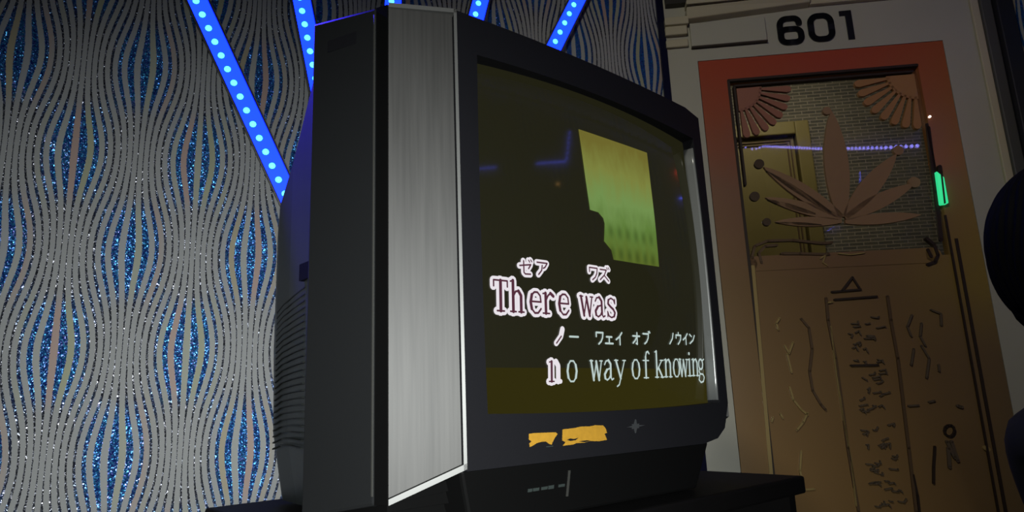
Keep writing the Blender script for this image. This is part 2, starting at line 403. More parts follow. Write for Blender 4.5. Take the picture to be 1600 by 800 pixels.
# ------------------------------------------------------------------ glass door 601
dr = empty('door_1', (*D0, 0), RD_); tag(dr, 'brown and ochre carved door with glass upper panel, under number 601', 'door', kind='structure')
GL, GR, GT = -0.268, 0.372, 1.835            # inner field
sill_z = 1.17
lf = MB()
lf.box(DL + 0.002, GL, 0.0, 0.045, 0.004, DT - 0.002); lf.box(GR, DR - 0.002, 0.0, 0.045, 0.004, DT - 0.002)
lf.box(GL, GR, 0.0, 0.045, GT, DT - 0.002); lf.box(GL, GR, 0.0, 0.045, 0.004, 0.2)
lf.build('leaf_frame', M['door'], dr)
MB().box(GL, GR, 0.006, 0.04, 0.2, sill_z).build('lower_panel', M['door_relief'], dr)
MB().box(GL, GR, 0.016, 0.022, sill_z, GT).build('glass_pane', M['glass'], dr)
# dark double groove along top and sides
gm = MB()
for a, w in ((0.0, 0.009), (0.022, 0.007)):
    gm.ribbon([(GL + a + 0.004, 0.25), (GL + a + 0.004, GT - a), (GR - a - 0.004 + 0.0, GT - a)], w, -0.003, 0.012, 'all') if a == 0 else gm.ribbon([(GL + a, 1.45), (GL + a, GT - a), (GR - a, GT - a)], w, -0.003, 0.02, 'all')
gm.build('groove_moulding', M['groove'], dr)
gm = MB()
for sx in (0.372, 0.392):
    gm.ribbon([(sx, 0.22), (sx, 1.3 if sx < .38 else 1.22)], 0.0055 if sx < .38 else 0.009, -0.004, 0.003)
gm.ribbon([(0.366, 1.45), (0.366, 1.62)], 0.007, -0.004, 0.003)
gm.build('side_groove', M['groove'], dr)
MB().ribbon([dpx(1176, 415), dpx(1205, 745), dpx(1210, 800), (GL + 0.012, 0.22)], 0.011, -0.004, 0.008).build('edge_bead', M['paleline'], dr, smooth=False)
MB().ribbon([(GL + 0.002, 0.22), (GL + 0.002, 1.3)], 0.006, -0.002, 0.008).build('edge_bead', M['brownline'], dr)
# bottom rail of the glass with volutes
YF, YB_ = 0.004, 0.018
MB().ribbon([dpx(1172, 412), dpx(1460, 398)], 0.05, YF, YB_, 'all').build('glass_rail', M['door_relief'], dr)
# fans in the upper corners
def fan(cx, cz, r, a0, a1, n, parent):
    m = MB(); pts = [(cx, cz)]
    hub = 0.46 * r
    m.prism_y([(cx, cz)] + [(cx + hub * math.cos(a0 + (a1 - a0) * i / 10), cz + hub * math.sin(a0 + (a1 - a0) * i / 10)) for i in range(11)], YF, YB_)
    for i in range(n):
        am = a0 + (a1 - a0) * (i + 0.5) / n; h = abs(a1 - a0) / n * 0.36
        p = [(cx + hub * 0.9 * math.cos(am - h * .6), cz + hub * 0.9 * math.sin(am - h * .6))]
        e = r * 0.93
        p.append((cx + e * math.cos(am - h), cz + e * math.sin(am - h)))
        for k in range(1, 6):
            b = -1 + 2 * k / 6; rr = e + r * 0.07 * math.sqrt(1 - b * b); p.append((cx + rr * math.cos(am + h * b), cz + rr * math.sin(am + h * b)))
        p.append((cx + e * math.cos(am + h), cz + e * math.sin(am + h)))
        p.append((cx + hub * 0.9 * math.cos(am + h * .6), cz + hub * 0.9 * math.sin(am + h * .6)))
        m.prism_y(p, YF, YB_)
    return m
fan(GL + 0.03, GT - 0.03, 0.185, 0, -PI / 2, 8, dr).build('corner_fan', M['fanred'], dr)
fan(GR - 0.015, GT - 0.03, 0.20, -PI, -PI / 2, 8, dr).build('corner_fan', M['fanochre'], dr)
# lotus petals
def petal(px0, px1, wpx, name='petal', m_=None):
    (x0, z0), (x1, z1) = dpx(*px0), dpx(*px1); w = wpx * 2.2 / FPX
    L = math.hypot(x1 - x0, z1 - z0); tx, tz = (x1 - x0) / L, (z1 - z0) / L; nx, nz = -tz, tx
    A, B = [], []
    for i in range(15):
        t = i / 14; h = w / 2 * (math.sin(PI * min(1, t * 0.93 + 0.07)) ** 0.75) if t < 1 else 0.0005
        A.append((x0 + tx * L * t + nx * h, z0 + tz * L * t + nz * h)); B.append((x0 + tx * L * t - nx * h, z0 + tz * L * t - nz * h))
    return MB().prism_y(A + B[::-1], YF, YB_).build(name, m_ or M['petal'], dr)
petal((1316, 338), (1300, 172), 38)
petal((1316, 338), (1194, 260), 26); petal((1316, 340), (1197, 308), 20); petal((1316, 345), (1212, 346), 16)
petal((1322, 338), (1402, 240), 30); petal((1322, 340), (1430, 286), 24); petal((1322, 346), (1440, 335), 18)
for px, py, r in ((1187, 255, 8), (1180, 306, 8), (1199, 346, 6.5)):  # dark discs paint the shadows of the petal dots
    x, z = dpx(px, py); r *= 2.2 / FPX
    MB().prism_y([(x + r * math.cos(a * PI / 8), z + r * math.sin(a * PI / 8)) for a in range(16)], YF, YB_).build('petal_dot', M['dot'], dr)
for px, py, r in ((1405, 234, 8), (1430, 284, 9), (1293, 172, 7)):
    x, z = dpx(px, py); r *= 2.2 / FPX
    MB().prism_y([(x + r * math.cos(a * PI / 8), z + r * math.sin(a * PI / 8)) for a in range(16)], YF, YB_).build('petal_dot', M['petal'], dr)
# dark slivers under the left petals paint the petals' cast shadow
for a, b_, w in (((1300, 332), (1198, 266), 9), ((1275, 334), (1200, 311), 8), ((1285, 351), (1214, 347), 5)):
    petal(a, b_, w, 'petal_shadow', M['dot'])
def strokes(name, m_, lines, w, y0=-0.0015, y1=0.008, pxy=True):
    m = MB()
    for ln in lines: m.ribbon([dpx(*p) for p in ln] if pxy else ln, w, y0, y1, 'all')
    return m.build(name, m_, dr)
strokes('volute', M['brownline'], [[(1175, 402), (1180, 384), (1200, 376), (1240, 375), (1285, 380), (1300, 379)], [(1222, 396), (1250, 396), (1295, 397)],
        [(1190, 410), (1186, 395), (1196, 384), (1214, 383)]], 0.008, -0.001, 0.016)
strokes('volute', M['groove'], [[(1448, 372), (1460, 382), (1466, 398), (1461, 409), (1450, 413)], [(1450, 390), (1455, 400)]], 0.009, -0.001, 0.016)
strokes('volute', M['paleline'], [[(1282, 404), (1290, 398), (1286, 410), (1293, 415)], [(1310, 396), (1330, 398), (1350, 395)]], 0.004, -0.001, 0.016)
# pillar relief in the lower panel
strokes('pillar_relief', M['brownline'], [[(1291, 466), (1294, 500), (1306, 560), (1325, 700), (1342, 800)], [(1387, 463), (1392, 500), (1403, 560), (1420, 700), (1432, 800)]], 0.008)
strokes('pillar_relief', M['groove'], [[(1304, 468), (1370, 463)], [(1300, 456), (1345, 452)], [(1316, 454), (1332, 433), (1343, 450)], [(1330, 571), (1372, 570)]], 0.006)
strokes('pillar_relief', M['paleline'], [[(1292, 473), (1300, 472)], [(1298, 510), (1308, 590), (1318, 655), (1330, 720), (1338, 790)]], 0.005)
rr = random.Random(4); hat = []
for i in range(70):
    t = rr.random(); y = 492 + 300 * t; cx = 1345 + 38 * t; x = cx + rr.uniform(-24, 24); l = rr.uniform(3, 12)
    hat.append([(x, y), (x + l, y - rr.uniform(-2, 3)), (x + l + rr.uniform(-2, 4), y + rr.uniform(-5, 6))])
strokes('pillar_carving', M['greyline'], hat, 0.0038)
# vase-like scrolls either side
strokes('scroll_relief', M['brownline'], [[(1252, 498), (1264, 512), (1269, 545), (1265, 580), (1270, 610), (1283, 632), (1290, 640)]], 0.007)
strokes('scroll_relief', M['paleline'], [[(1218, 497), (1213, 505), (1216, 515)], [(1226, 540), (1233, 552), (1239, 535)], [(1230, 553), (1237, 582)], [(1234, 605), (1240, 625), (1252, 640), (1262, 648)], [(1262, 645), (1255, 660), (1245, 672)],
        [(1252, 705), (1250, 735), (1257, 765), (1272, 764)], [(1208, 652), (1206, 658)], [(1219, 646), (1223, 653)]], 0.0055)
strokes('scroll_relief', M['greyline'], [[(1425, 492), (1418, 510), (1424, 525)], [(1440, 505), (1438, 525), (1446, 540)], [(1455, 484), (1470, 490), (1471, 508)], [(1467, 570), (1468, 580)], [(1420, 634), (1435, 633)], [(1452, 628), (1460, 626)],
        [(1440, 540), (1452, 560), (1448, 590)], [(1428, 545), (1424, 570)]], 0.0055)
strokes('ring_relief', M['groove'], [[(1484 + 8 * math.cos(a * PI / 5), 673 + 9 * math.sin(a * PI / 5)) for a in range(11)], [(1427, 742), (1434, 775), (1437, 800)], [(1461, 698), (1459, 730), (1459, 755)]], 0.006)
strokes('ring_relief', M['greyline'], [[(1480, 690), (1492, 715)], [(1487, 690), (1497, 720)], [(1482, 700), (1484, 730)], [(1497, 634), (1503, 636)]], 0.009)
strokes('pin', M['paleline'], [[(1540, 700), (1544, 702)]], 0.014)
# handle plate, its green reflection painted as glow, and pin light
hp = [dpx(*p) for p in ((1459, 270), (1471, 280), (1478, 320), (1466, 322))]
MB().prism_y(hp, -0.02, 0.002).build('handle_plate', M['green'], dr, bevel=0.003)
strokes('handle_rib', M['groove'], [[(1466, 276), (1471, 320)]], 0.004, -0.024, -0.018)
strokes('handle_post', M['groove'], [[(1466, 262), (1467, 272)]], 0.012, -0.012, 0.002)
strokes('pin_light', M['white_led'], [[(1451.6, 183), (1452.4, 183)]], 0.007, -0.006, 0.002)
strokes('lock_strip', M['groove'], [[(1450, 200), (1456, 250), (1462, 300), (1470, 375)]], 0.012, -0.004, 0.004)

# ------------------------------------------------------------------ number, plate, cornice, vent on the cream wall
nm = empty('door_number', (*D0, 0), RD_); tag(nm, 'large black number 601 on the cream wall above the door', 'number')
def rrect(cx, cz, hw, hh, r, a0=0, n=6):
    pts = []
    for k, (sx, sz) in enumerate(((1, 1), (-1, 1), (-1, -1), (1, -1))):
        for i in range(n + 1):
            a = k * PI / 2 + i * PI / 2 / n
            pts.append((cx + sx * (hw - r) + r * math.cos(a), cz + sz * (hh - r) + r * math.sin(a)))
    return pts
nz0, nz1 = 1.951, 2.062; nh = nz1 - nz0; st = 0.021
def digits(name, cx, kind):
    m = MB(); cz = (nz0 + nz1) / 2; hw = 0.042; y0, y1 = -0.005, 0
    if kind == '0':
        p = rrect(cx, cz, hw - st / 2 + .003, nh / 2 - st / 2, 0.026); m.ribbon(p + [p[0]], st, y0, y1, 'all')
    if kind == '6':
        lo = rrect(cx, nz0 + 0.034, hw - st / 2 + .003, 0.034 - st / 2 + 0.002, 0.02); m.ribbon(lo + [lo[0]], st, y0, y1, 'all')
        L = cx - hw + st / 2 - .003; Rx = cx + hw - st / 2
        up = [(L, nz0 + 0.04), (L, nz1 - st / 2 - 0.024)] + [(L + 0.024 - 0.024 * math.cos(a * PI / 12), nz1 - st / 2 - 0.024 + 0.024 * math.sin(a * PI / 12)) for a in range(1, 7)]
        up += [(Rx - 0.018, nz1 - st / 2)] + [(Rx - 0.018 + 0.018 * math.sin(a * PI / 12), nz1 - st / 2 - 0.018 + 0.018 * math.cos(a * PI / 12)) for a in range(1, 6)] + [(Rx, nz1 - 0.031)]
        m.ribbon(up, st, y0, y1, 'all')
    if kind == '1':
        x1 = cx + 0.02
        m.prism_y([(x1 - st, nz0), (x1, nz0), (x1, nz1), (x1 - st * 1.9, nz1), (x1 - st * 1.9, nz1 - 0.018), (x1 - st, nz1 - 0.018)], y0, y1)
    return m.build(name, M['number'], nm)
digits('digit', -0.032, '6'); digits('digit', 0.073, '0'); digits('digit', 0.160, '1')

pt = empty('wall_plate', (*D0, 0), RD_); tag(pt, 'blank cream plate raised on the wall left of number 601', 'plate')
(a0, b0), (a1, b1) = dpx(1080, 75), dpx(1198, 66)
MB().box(a0, a1, -0.014, 0, 1.972, 2.062).build('plate_body', M['cream'], pt, bevel=0.003)
MB().box(a0, a1, -0.015, 0, 1.966, 1.971).build('plate_dark_line', M['groove'], pt)  # dark line along the plate's lower edge

t5 = MB()
t5.box(s_corner, a0 - 0.01, -0.02, 0, 2.02, 2.055); t5.box(s_corner, a0 - 0.004, -0.03, 0, 2.055, 2.085); t5.box(s_corner, a0 - 0.01, -0.014, 0, 1.975, 2.005)
o = t5.build('trim_5', M['cream_trim'], bevel=0.004); place(o, (*D0, 0), RD_); struct(o, 'stepped cream capital moulding at the top left corner of the cream wall', 'trim')
t6 = MB(); z = 2.075
t6.hexa([(a0 - 0.01, -0.03, 2.072), (a0 - 0.01, 0, 2.066), (a0 - 0.01, 0, 2.11), (a0 - 0.01, -0.045, 2.11)], [(0.04, -0.03, 2.094), (0.04, 0, 2.088), (0.04, 0, 2.118), (0.04, -0.045, 2.118)])
t6.box(0.04, 0.572, -0.02, 0, 2.09, 2.115)
t6.box(a0 - 0.01, 0.572, -0.05, 0, 2.118, 2.135)
o = t6.build('trim_6', M['cream_trim'], bevel=0.003); place(o, (*D0, 0), RD_); struct(o, 'cream cornice mouldings running above the number 601', 'trim')
vn = empty('air_vent', (*D0, 0), RD_); tag(vn, 'dark slatted air vent at the top left of the cream wall, above the cornice', 'vent')
vm = MB(); vm.box(s_corner + 0.01, -0.07, -0.03, 0, 2.137, 2.152); vm.box(s_corner + 0.01, -0.07, -0.03, 0, 2.262, 2.277)
vm.box(s_corner + 0.01, s_corner + 0.025, -0.03, 0, 2.152, 2.262); vm.box(-0.085, -0.07, -0.03, 0, 2.152, 2.262)
vm.build('vent_frame', M['vent'], vn)
vs_ = MB(); x = s_corner + 0.03
while x < -0.09:
    vs_.box(x, x + 0.008, -0.022, -0.003, 2.150, 2.264); x += 0.02
vs_.build('vent_slats', M['vent'], vn)

# ------------------------------------------------------------------ LED strips fanning out behind the television
HUBX, HUBZ = -1.0244, 0.79
def led_mesh():
    m = MB(); r = 0.0088
    m.grid(lambda u, v: (r * math.cos(2 * PI * u) * math.cos(v * PI / 2), -r * 0.7 * math.sin(v * PI / 2), r * math.sin(2 * PI * u) * math.cos(v * PI / 2)), 10, 4)
    return m
LEDPROTO = None
def wall_strip(ang, label, r0, r1):
    global LEDPROTO
    e = empty('led_strip', (*CORNER, 0), RW_); tag(e, label, 'light strip', 'blue light strips fanned out behind the television')
    t = (math.sin(ang), math.cos(ang)); nrm = (math.cos(ang), -math.sin(ang))
    def P(r, o): return (HUBX + t[0] * r + nrm[0] * o, HUBZ + t[1] * r + nrm[1] * o)
    def bar(m, o0, o1, y0, y1): m.prism_y([P(r0, o0), P(r1, o0), P(r1, o1), P(r0, o1)], y0, y1)
    m = MB(); bar(m, -0.027, 0.027, -0.004, -0.0005); bar(m, -0.03, -0.0255, -0.02, -0.0005); bar(m, 0.0255, 0.03, -0.02, -0.0005); m.build('channel', M['alu'], e)
    m = MB(); bar(m, -0.0305, -0.028, -0.0215, -0.02); bar(m, 0.028, 0.0305, -0.0215, -0.02); m.build('channel_edge', M['alu_edge'], e)
    m = MB(); bar(m, -0.0255, 0.0255, -0.010, -0.004); m.build('diffuser', M['blue_film'], e)
    r = r0 + 0.02
    while r < r1 - 0.01:
        x, z = P(r, -0.004)
        if LEDPROTO is None:
            o = led_mesh().build('led', M['led'], e, smooth=True); LEDPROTO = o
        else:
            o = LEDPROTO.copy(); COL.objects.link(o); o.parent = e
        o.location = (x, -0.010, z); r += 0.0425
ANG = [math.atan2(-1.534 - HUBX, 1.886 - HUBZ), math.atan2(-1.257 - HUBX, 1.938 - HUBZ), math.radians(1.8), math.atan2(-0.70 - HUBX, 2.0426 - HUBZ), math.atan2(-0.345 - HUBX, 2.1108 - HUBZ)]
LBL = ['blue light strip slanting left down the glitter wallpaper, longest one in view', 'blue light strip meeting the upper left corner of the television', 'blue light strip upright just above the silver speaker, barely showing',
       'short blue light strip above the television front, nearly upright', 'blue light strip slanting right, above the right half of the television front']
R0 = [0.50, 0.60, 0.70, 0.70, 0.75]
for a, l, r0 in zip(ANG, LBL, R0): wall_strip(a, l, r0, 1.62)

# lights on the right wall, seen as reflections in the screen and the door glass
def rw(y, z, off=0.02):
    """point on the right wall at depth y"""
    t = (y - RWALL[1]) / DN[1]; p = RWALL + DN * t - HD * off; return (float(p[0]), float(p[1]), z)
def face_strip(name, pts, m_, hw, label, fins=0.0):
    """flat light film on the right wall between thin cross fins, facing the room"""
    e = empty(name); tag(e, label, 'light strip')
    P = [Vector(p) for p in pts]; out = Vector((-HD[0], -HD[1], 0)); film = MB(); fin0 = None
    for a, b in zip(P[:-1], P[1:]):
        t = (b - a).normalized(); w_ = t.cross(out).normalized() * hw
        film.hexa([a + w_, b + w_, b - w_, a - w_], [a + w_ + out * .002, b + w_ + out * .002, b - w_ + out * .002, a - w_ + out * .002])
        if fins:  # fins added to hide the film from the door glass
            n = max(1, int((b - a).length / fins))
            for i in range(n + 1):
                c = a.lerp(b, i / n); f0, f1 = c - t * .001, c + t * .001; w2 = w_ * 1.5
                fo = MB().hexa([f0 + w2, f1 + w2, f1 - w2, f0 - w2], [f0 + w2 + out * .02, f1 + w2 + out * .02, f1 - w2 + out * .02, f0 - w2 + out * .02]).build('fin', M['blacktrim'], e)
    film.build('light_film', m_, e)
def chip_strip(name, pts, m_, rad, label, step):
    """round light chips on added opaque backs, facing along the wall towards the door"""
    e = empty(name); tag(e, label, 'light strip'); P = [Vector(p) for p in pts]; L = [0]
    MB().tube([p + Vector((HD[0], HD[1], 0)) * 0.016 for p in P], 0.006, 6).build('strip_tape', M['alu'], e)
    for a, b in zip(P[:-1], P[1:]): L.append(L[-1] + (b - a).length)
    nrm = (Vector((-DN[0], -DN[1], 0)) + Vector((HD[0], HD[1], 0)) * 0.30).normalized(); ax = nrm.cross(Vector((0, 0, 1)))
    chip = brk = None; n = int(L[-1] / step)
    for i in range(n):
        d_ = (i + 0.5) * step; k = min(max(j for j in range(len(P)) if L[j] <= d_), len(P) - 2)
        p = P[k].lerp(P[k + 1], (d_ - L[k]) / (L[k + 1] - L[k]))
        ring = [(ax * math.cos(c * PI / 5) + Vector((0, 0, 1)) * math.sin(c * PI / 5)) for c in range(10)]
        if chip is None:
            chip = MB().hexa([q_ * rad + nrm * .003 for q_ in ring], [q_ * rad + nrm * .0038 for q_ in ring]).build('led', m_, e)
            brk = MB().hexa([q_ * rad * 1.35 for q_ in ring], [q_ * rad * 1.35 + nrm * .0032 for q_ in ring]).build('chip_shield', M['blacktrim'], e); c1, c2 = chip, brk  # opaque backs added to keep chips out of the screen's reflection
        else:
            c1 = chip.copy(); c2 = brk.copy()
            for c_ in (c1, c2): COL.objects.link(c_); c_.parent = e
        c1.location = p; c2.location = p
face_strip('led_strip', [rw(0.31, 1.697), rw(0.425, 1.698)], M['led_room'], 0.0030, 'short thin blue light on the right wall, mirrored at the screen left', 0.028)
face_strip('led_strip', [rw(0.65, 1.706), rw(0.825, 1.712), rw(0.88, 1.874)], M['led_room'], 0.0030, 'angled thin blue light on the right wall, mirrored left of the bright window on screen', 0.028)
chip_strip('led_strip', [(1.19, -0.86, 2.735), (1.37, -0.85, 2.665), rw(-0.72, 2.635, 0.035), rw(0.474, 2.155, 0.03), rw(1.222, 1.874, 0.03), rw(1.53, 1.765, 0.03)], M['led_dot'], 0.0085, 'dotted blue light strip on the right wall, mirrored across the door glass', 0.05)
face_strip('led_strip', [rw(1.535, 1.68), rw(1.59, 1.666), rw(1.65, 1.645)], M['red_led'], 0.0045, 'short red light on the right wall near the door, mirrored in the screen edge')
face_strip('led_strip', [rw(1.50, 1.54), rw(1.58, 1.553), rw(1.65, 1.58)], M['led_room'], 0.0032, 'short blue light below the red one, mirrored in the right screen edge')
p_l = [Vector(onplane(x, y, RWALL, HD)) - Vector((HD[0], HD[1], 0)) * 0.015 for x, y in ((1584, 176), (1588, 187), (1594, 191), (1604, 192))]
e_ = empty('led_strip'); tag(e_, 'small bright blue curved light at the right edge of the glitter wallpaper', 'light strip')
MB().tube(p_l, 0.005, 8).build('light_tube', M['led_room'], e_)
al = empty('wall_lamp', rw(0.754, 1.596)); tag(al, 'small amber lamp on the right wall, mirrored in the television screen', 'lamp')
MB().tube([(0.018, 0, 0), (0.012, 0, 0)], 0.008, 12).build('lamp_lens', M['amber'], al)
hd_ = MB(); hd_.grid(lambda a, b: (0.019 - 0.036 * b, 0.0095 * math.cos(2 * PI * a), 0.0095 * math.sin(2 * PI * a)), 16, 2); hd_.build('lamp_hood', M['blacktrim'], al)  # hood added to keep the lens out of the door glass reflection

# ------------------------------------------------------------------ television
TH = math.radians(48.2); TD = np.array([math.sin(TH), math.cos(TH)]); TN = np.array([math.cos(TH), -math.sin(TH)])
P0 = np.array([-0.057, 0.762]); UC0, ZB = 0.2275, 0.615
tv = empty('television', (*(P0 + TD * UC0), ZB), math.atan2(TD[1], TD[0]))
tag(tv, 'boxy dark grey tube television with silver speaker panels showing song lyrics', 'television')
def T(u, w, z): return (u - UC0, -w, z - ZB)
BW = 0.5225; ZBOT = 0.682; ZTOP = 1.2300
OL, OR, OB, OT = 0.031, 0.500, 0.741, 1.180   # screen opening
def topz(u): return ZTOP + 0.0085 * (1 - ((u - 0.27) / 0.27) ** 2) - (0.008 if u > 0.5 else 0)
# front bezel: ring of outer outline against barrel-shaped opening
def opening(n=14):
    pts = []
    def curve(p, q_, bx, bz):
        for i in range(n):
            t = i / n; k = 4 * t * (1 - t)
            pts.append((p[0] + (q_[0] - p[0]) * t + bx * k, p[1] + (q_[1] - p[1]) * t + bz * k))
    curve((OL, OB), (OR, OB), 0, -0.004); curve((OR, OB), (OR, OT), 0.006, 0); curve((OR, OT), (OL, OT), 0, 0.011); curve((OL, OT), (OL, OB), -0.002, 0)
    return pts
def outline_for(op):
    out = []
    n = len(op) // 4
    for i, (u, z) in enumerate(op):
        s_ = i // n; t = (i % n) / n
        if s_ == 0:
            uu = BW * t; out.append((uu, ZBOT) if uu < 0.47 else (uu, ZBOT + (uu - 0.47) / (BW - 0.47) * 0.020))
        elif s_ == 1:
            zz = 0.702 + (1.221 - 0.702) * t; out.append((BW + (0 if t > 0 else -0.015) + 0.003 * math.sin(PI * t), zz))
        elif s_ == 2:
            uu = BW * (1 - t); out.append((uu, topz(uu)))
        else: out.append((0, topz(0) + (ZBOT - topz(0)) * t))
    return out
op = opening(); ou = outline_for(op); nO = len(op)
m = MB()
ring0 = [T(u, 0, z) for u, z in ou]; ring1 = [T(u + 0.000, 0, z) for u, z in op]
# front face
vs = ring0 + ring1; fs = [(i, (i + 1) % nO, nO + (i + 1) % nO, nO + i) for i in range(nO)]; m.add(vs, fs)
# outer side and inner lip
m.add(ring0 + [T(u, -0.045, z) for u, z in ou], [(i, (i + 1) % nO, nO + (i + 1) % nO, nO + i) for i in range(nO)])
m.add(ring1 + [T(u, -0.05, z) for u, z in op], [(i, (i + 1) % nO, nO + (i + 1) % nO, nO + i) for i in range(nO)])
m.build('front_bezel', M['plastic'], tv)
# lit right wall of the opening, its brightness painted silver
m = MB()
k = nO // 4
rs = [p for p in op[k:2 * k + 1]]
z0_, z1_ = 0.745, 1.163
def rev(u_, v_):
    z = z0_ + (z1_ - z0_) * v_; uu = OR + 0.006 * 4 * v_ * (1 - v_) - 0.0012; return T(uu - 0.004 * u_ , -0.001 - 0.017 * u_, z)
m.grid(rev, 4, 14); mo = m.build('lit_reveal', M['reveal'], tv, smooth=True); mo['label'] = 'inner side of the right screen edge, painted silver where light falls'
sol = mo.modifiers.new('solid', 'SOLIDIFY'); sol.thickness = 0.0012

# tube face
SR, SUC, SZC, SW0 = 3.0, 0.256, 0.96, -0.004
def sw(u, z): return SW0 - ((u - SUC) ** 2 + (z - SZC) ** 2) / (2 * SR)
m = MB(); m.grid(lambda a, b: T(-0.0 + OL - 0.004 + (OR - OL + 0.012) * a, sw(OL - 0.004 + (OR - OL + 0.012) * a, OB - 0.008 + (OT - OB + 0.026) * b), OB - 0.008 + (OT - OB + 0.026) * b), 28, 24)
scr_o = m.build('screen', M['screen'], tv, smooth=True, recalc=False)
scr_o['label'] = 'curved glass screen showing song lyrics'
def scrpx(px, py):
    w = SW0
    for _ in range(14):
        q = onplane(px, py, P0 + TN * w, TN); u = float((q[:2] - P0) @ TD); z = float(q[2]); w = sw(u, z)
    return u, z
def on_screen(m, polys, layer, cell=None):
    """polygons in (u, z) laid on the tube face"""
    for p in polys:
        m.add([T(u, sw(u, z) + 0.0007 * layer, z) for u, z in p], [tuple(range(len(p)))])
def stroke_polys(lines, w):
    out = []
    for pts in lines:
        for (x0, z0), (x1, z1) in zip(pts[:-1], pts[1:]):
            L = math.hypot(x1 - x0, z1 - z0)
            if L < 1e-7: continue
            nx, nz = -(z1 - z0) / L * w / 2, (x1 - x0) / L * w / 2
            out.append([(x0 + nx, z0 + nz), (x0 - nx, z0 - nz), (x1 - nx, z1 - nz), (x1 + nx, z1 + nz)])
        for x, z in pts: out.append([(x + w / 2 * math.cos(a * PI / 5), z + w / 2 * math.sin(a * PI / 5)) for a in range(10)])
    return out
# olive band at the foot of the picture
m = MB(); zb0, zb1 = OB - 0.006, scrpx(900, 575)[1]
m.grid(lambda a, b: T(OL - 0.003 + (OR - OL + 0.008) * a, sw(OL - 0.003 + (OR - OL + 0.008) * a, zb0 + (zb1 - zb0) * b) + 0.0005, zb0 + (zb1 - zb0) * b), 24, 6)
m.build('picture_band', M['band'], tv, smooth=True, recalc=False)
# bright curtained window of the picture, with a dark head before its corner
win = [scrpx(*p) for p in ((903, 202), (956, 220), (1010, 239), (1016, 290), (1023, 350), (1029, 417), (995, 412), (958, 406), (956, 393), (943, 377), (947, 362), (944, 344), (934, 332), (921, 328), (914, 280))]
import bmesh
bw = bmesh.new(); bw.faces.new([bw.verts.new((u, 0, z)) for u, z in win[::-1]])
bmesh.ops.triangulate(bw, faces=bw.faces[:]); bmesh.ops.subdivide_edges(bw, edges=bw.edges[:], cuts=5, use_grid_fill=True)
for v_ in bw.verts: v_.co = T(v_.co.x, sw(v_.co.x, v_.co.z) + 0.001, v_.co.z)
bmesh.ops.recalc_face_normals(bw, faces=bw.faces[:])
m = MB(); bw.verts.index_update(); m.v = [tuple(v_.co) for v_ in bw.verts]; m.f = [tuple(v_.index for v_ in f_.verts) for f_ in bw.faces]; bw.free()
wo = m.build('picture_window', M['curtain'], tv, recalc=False)

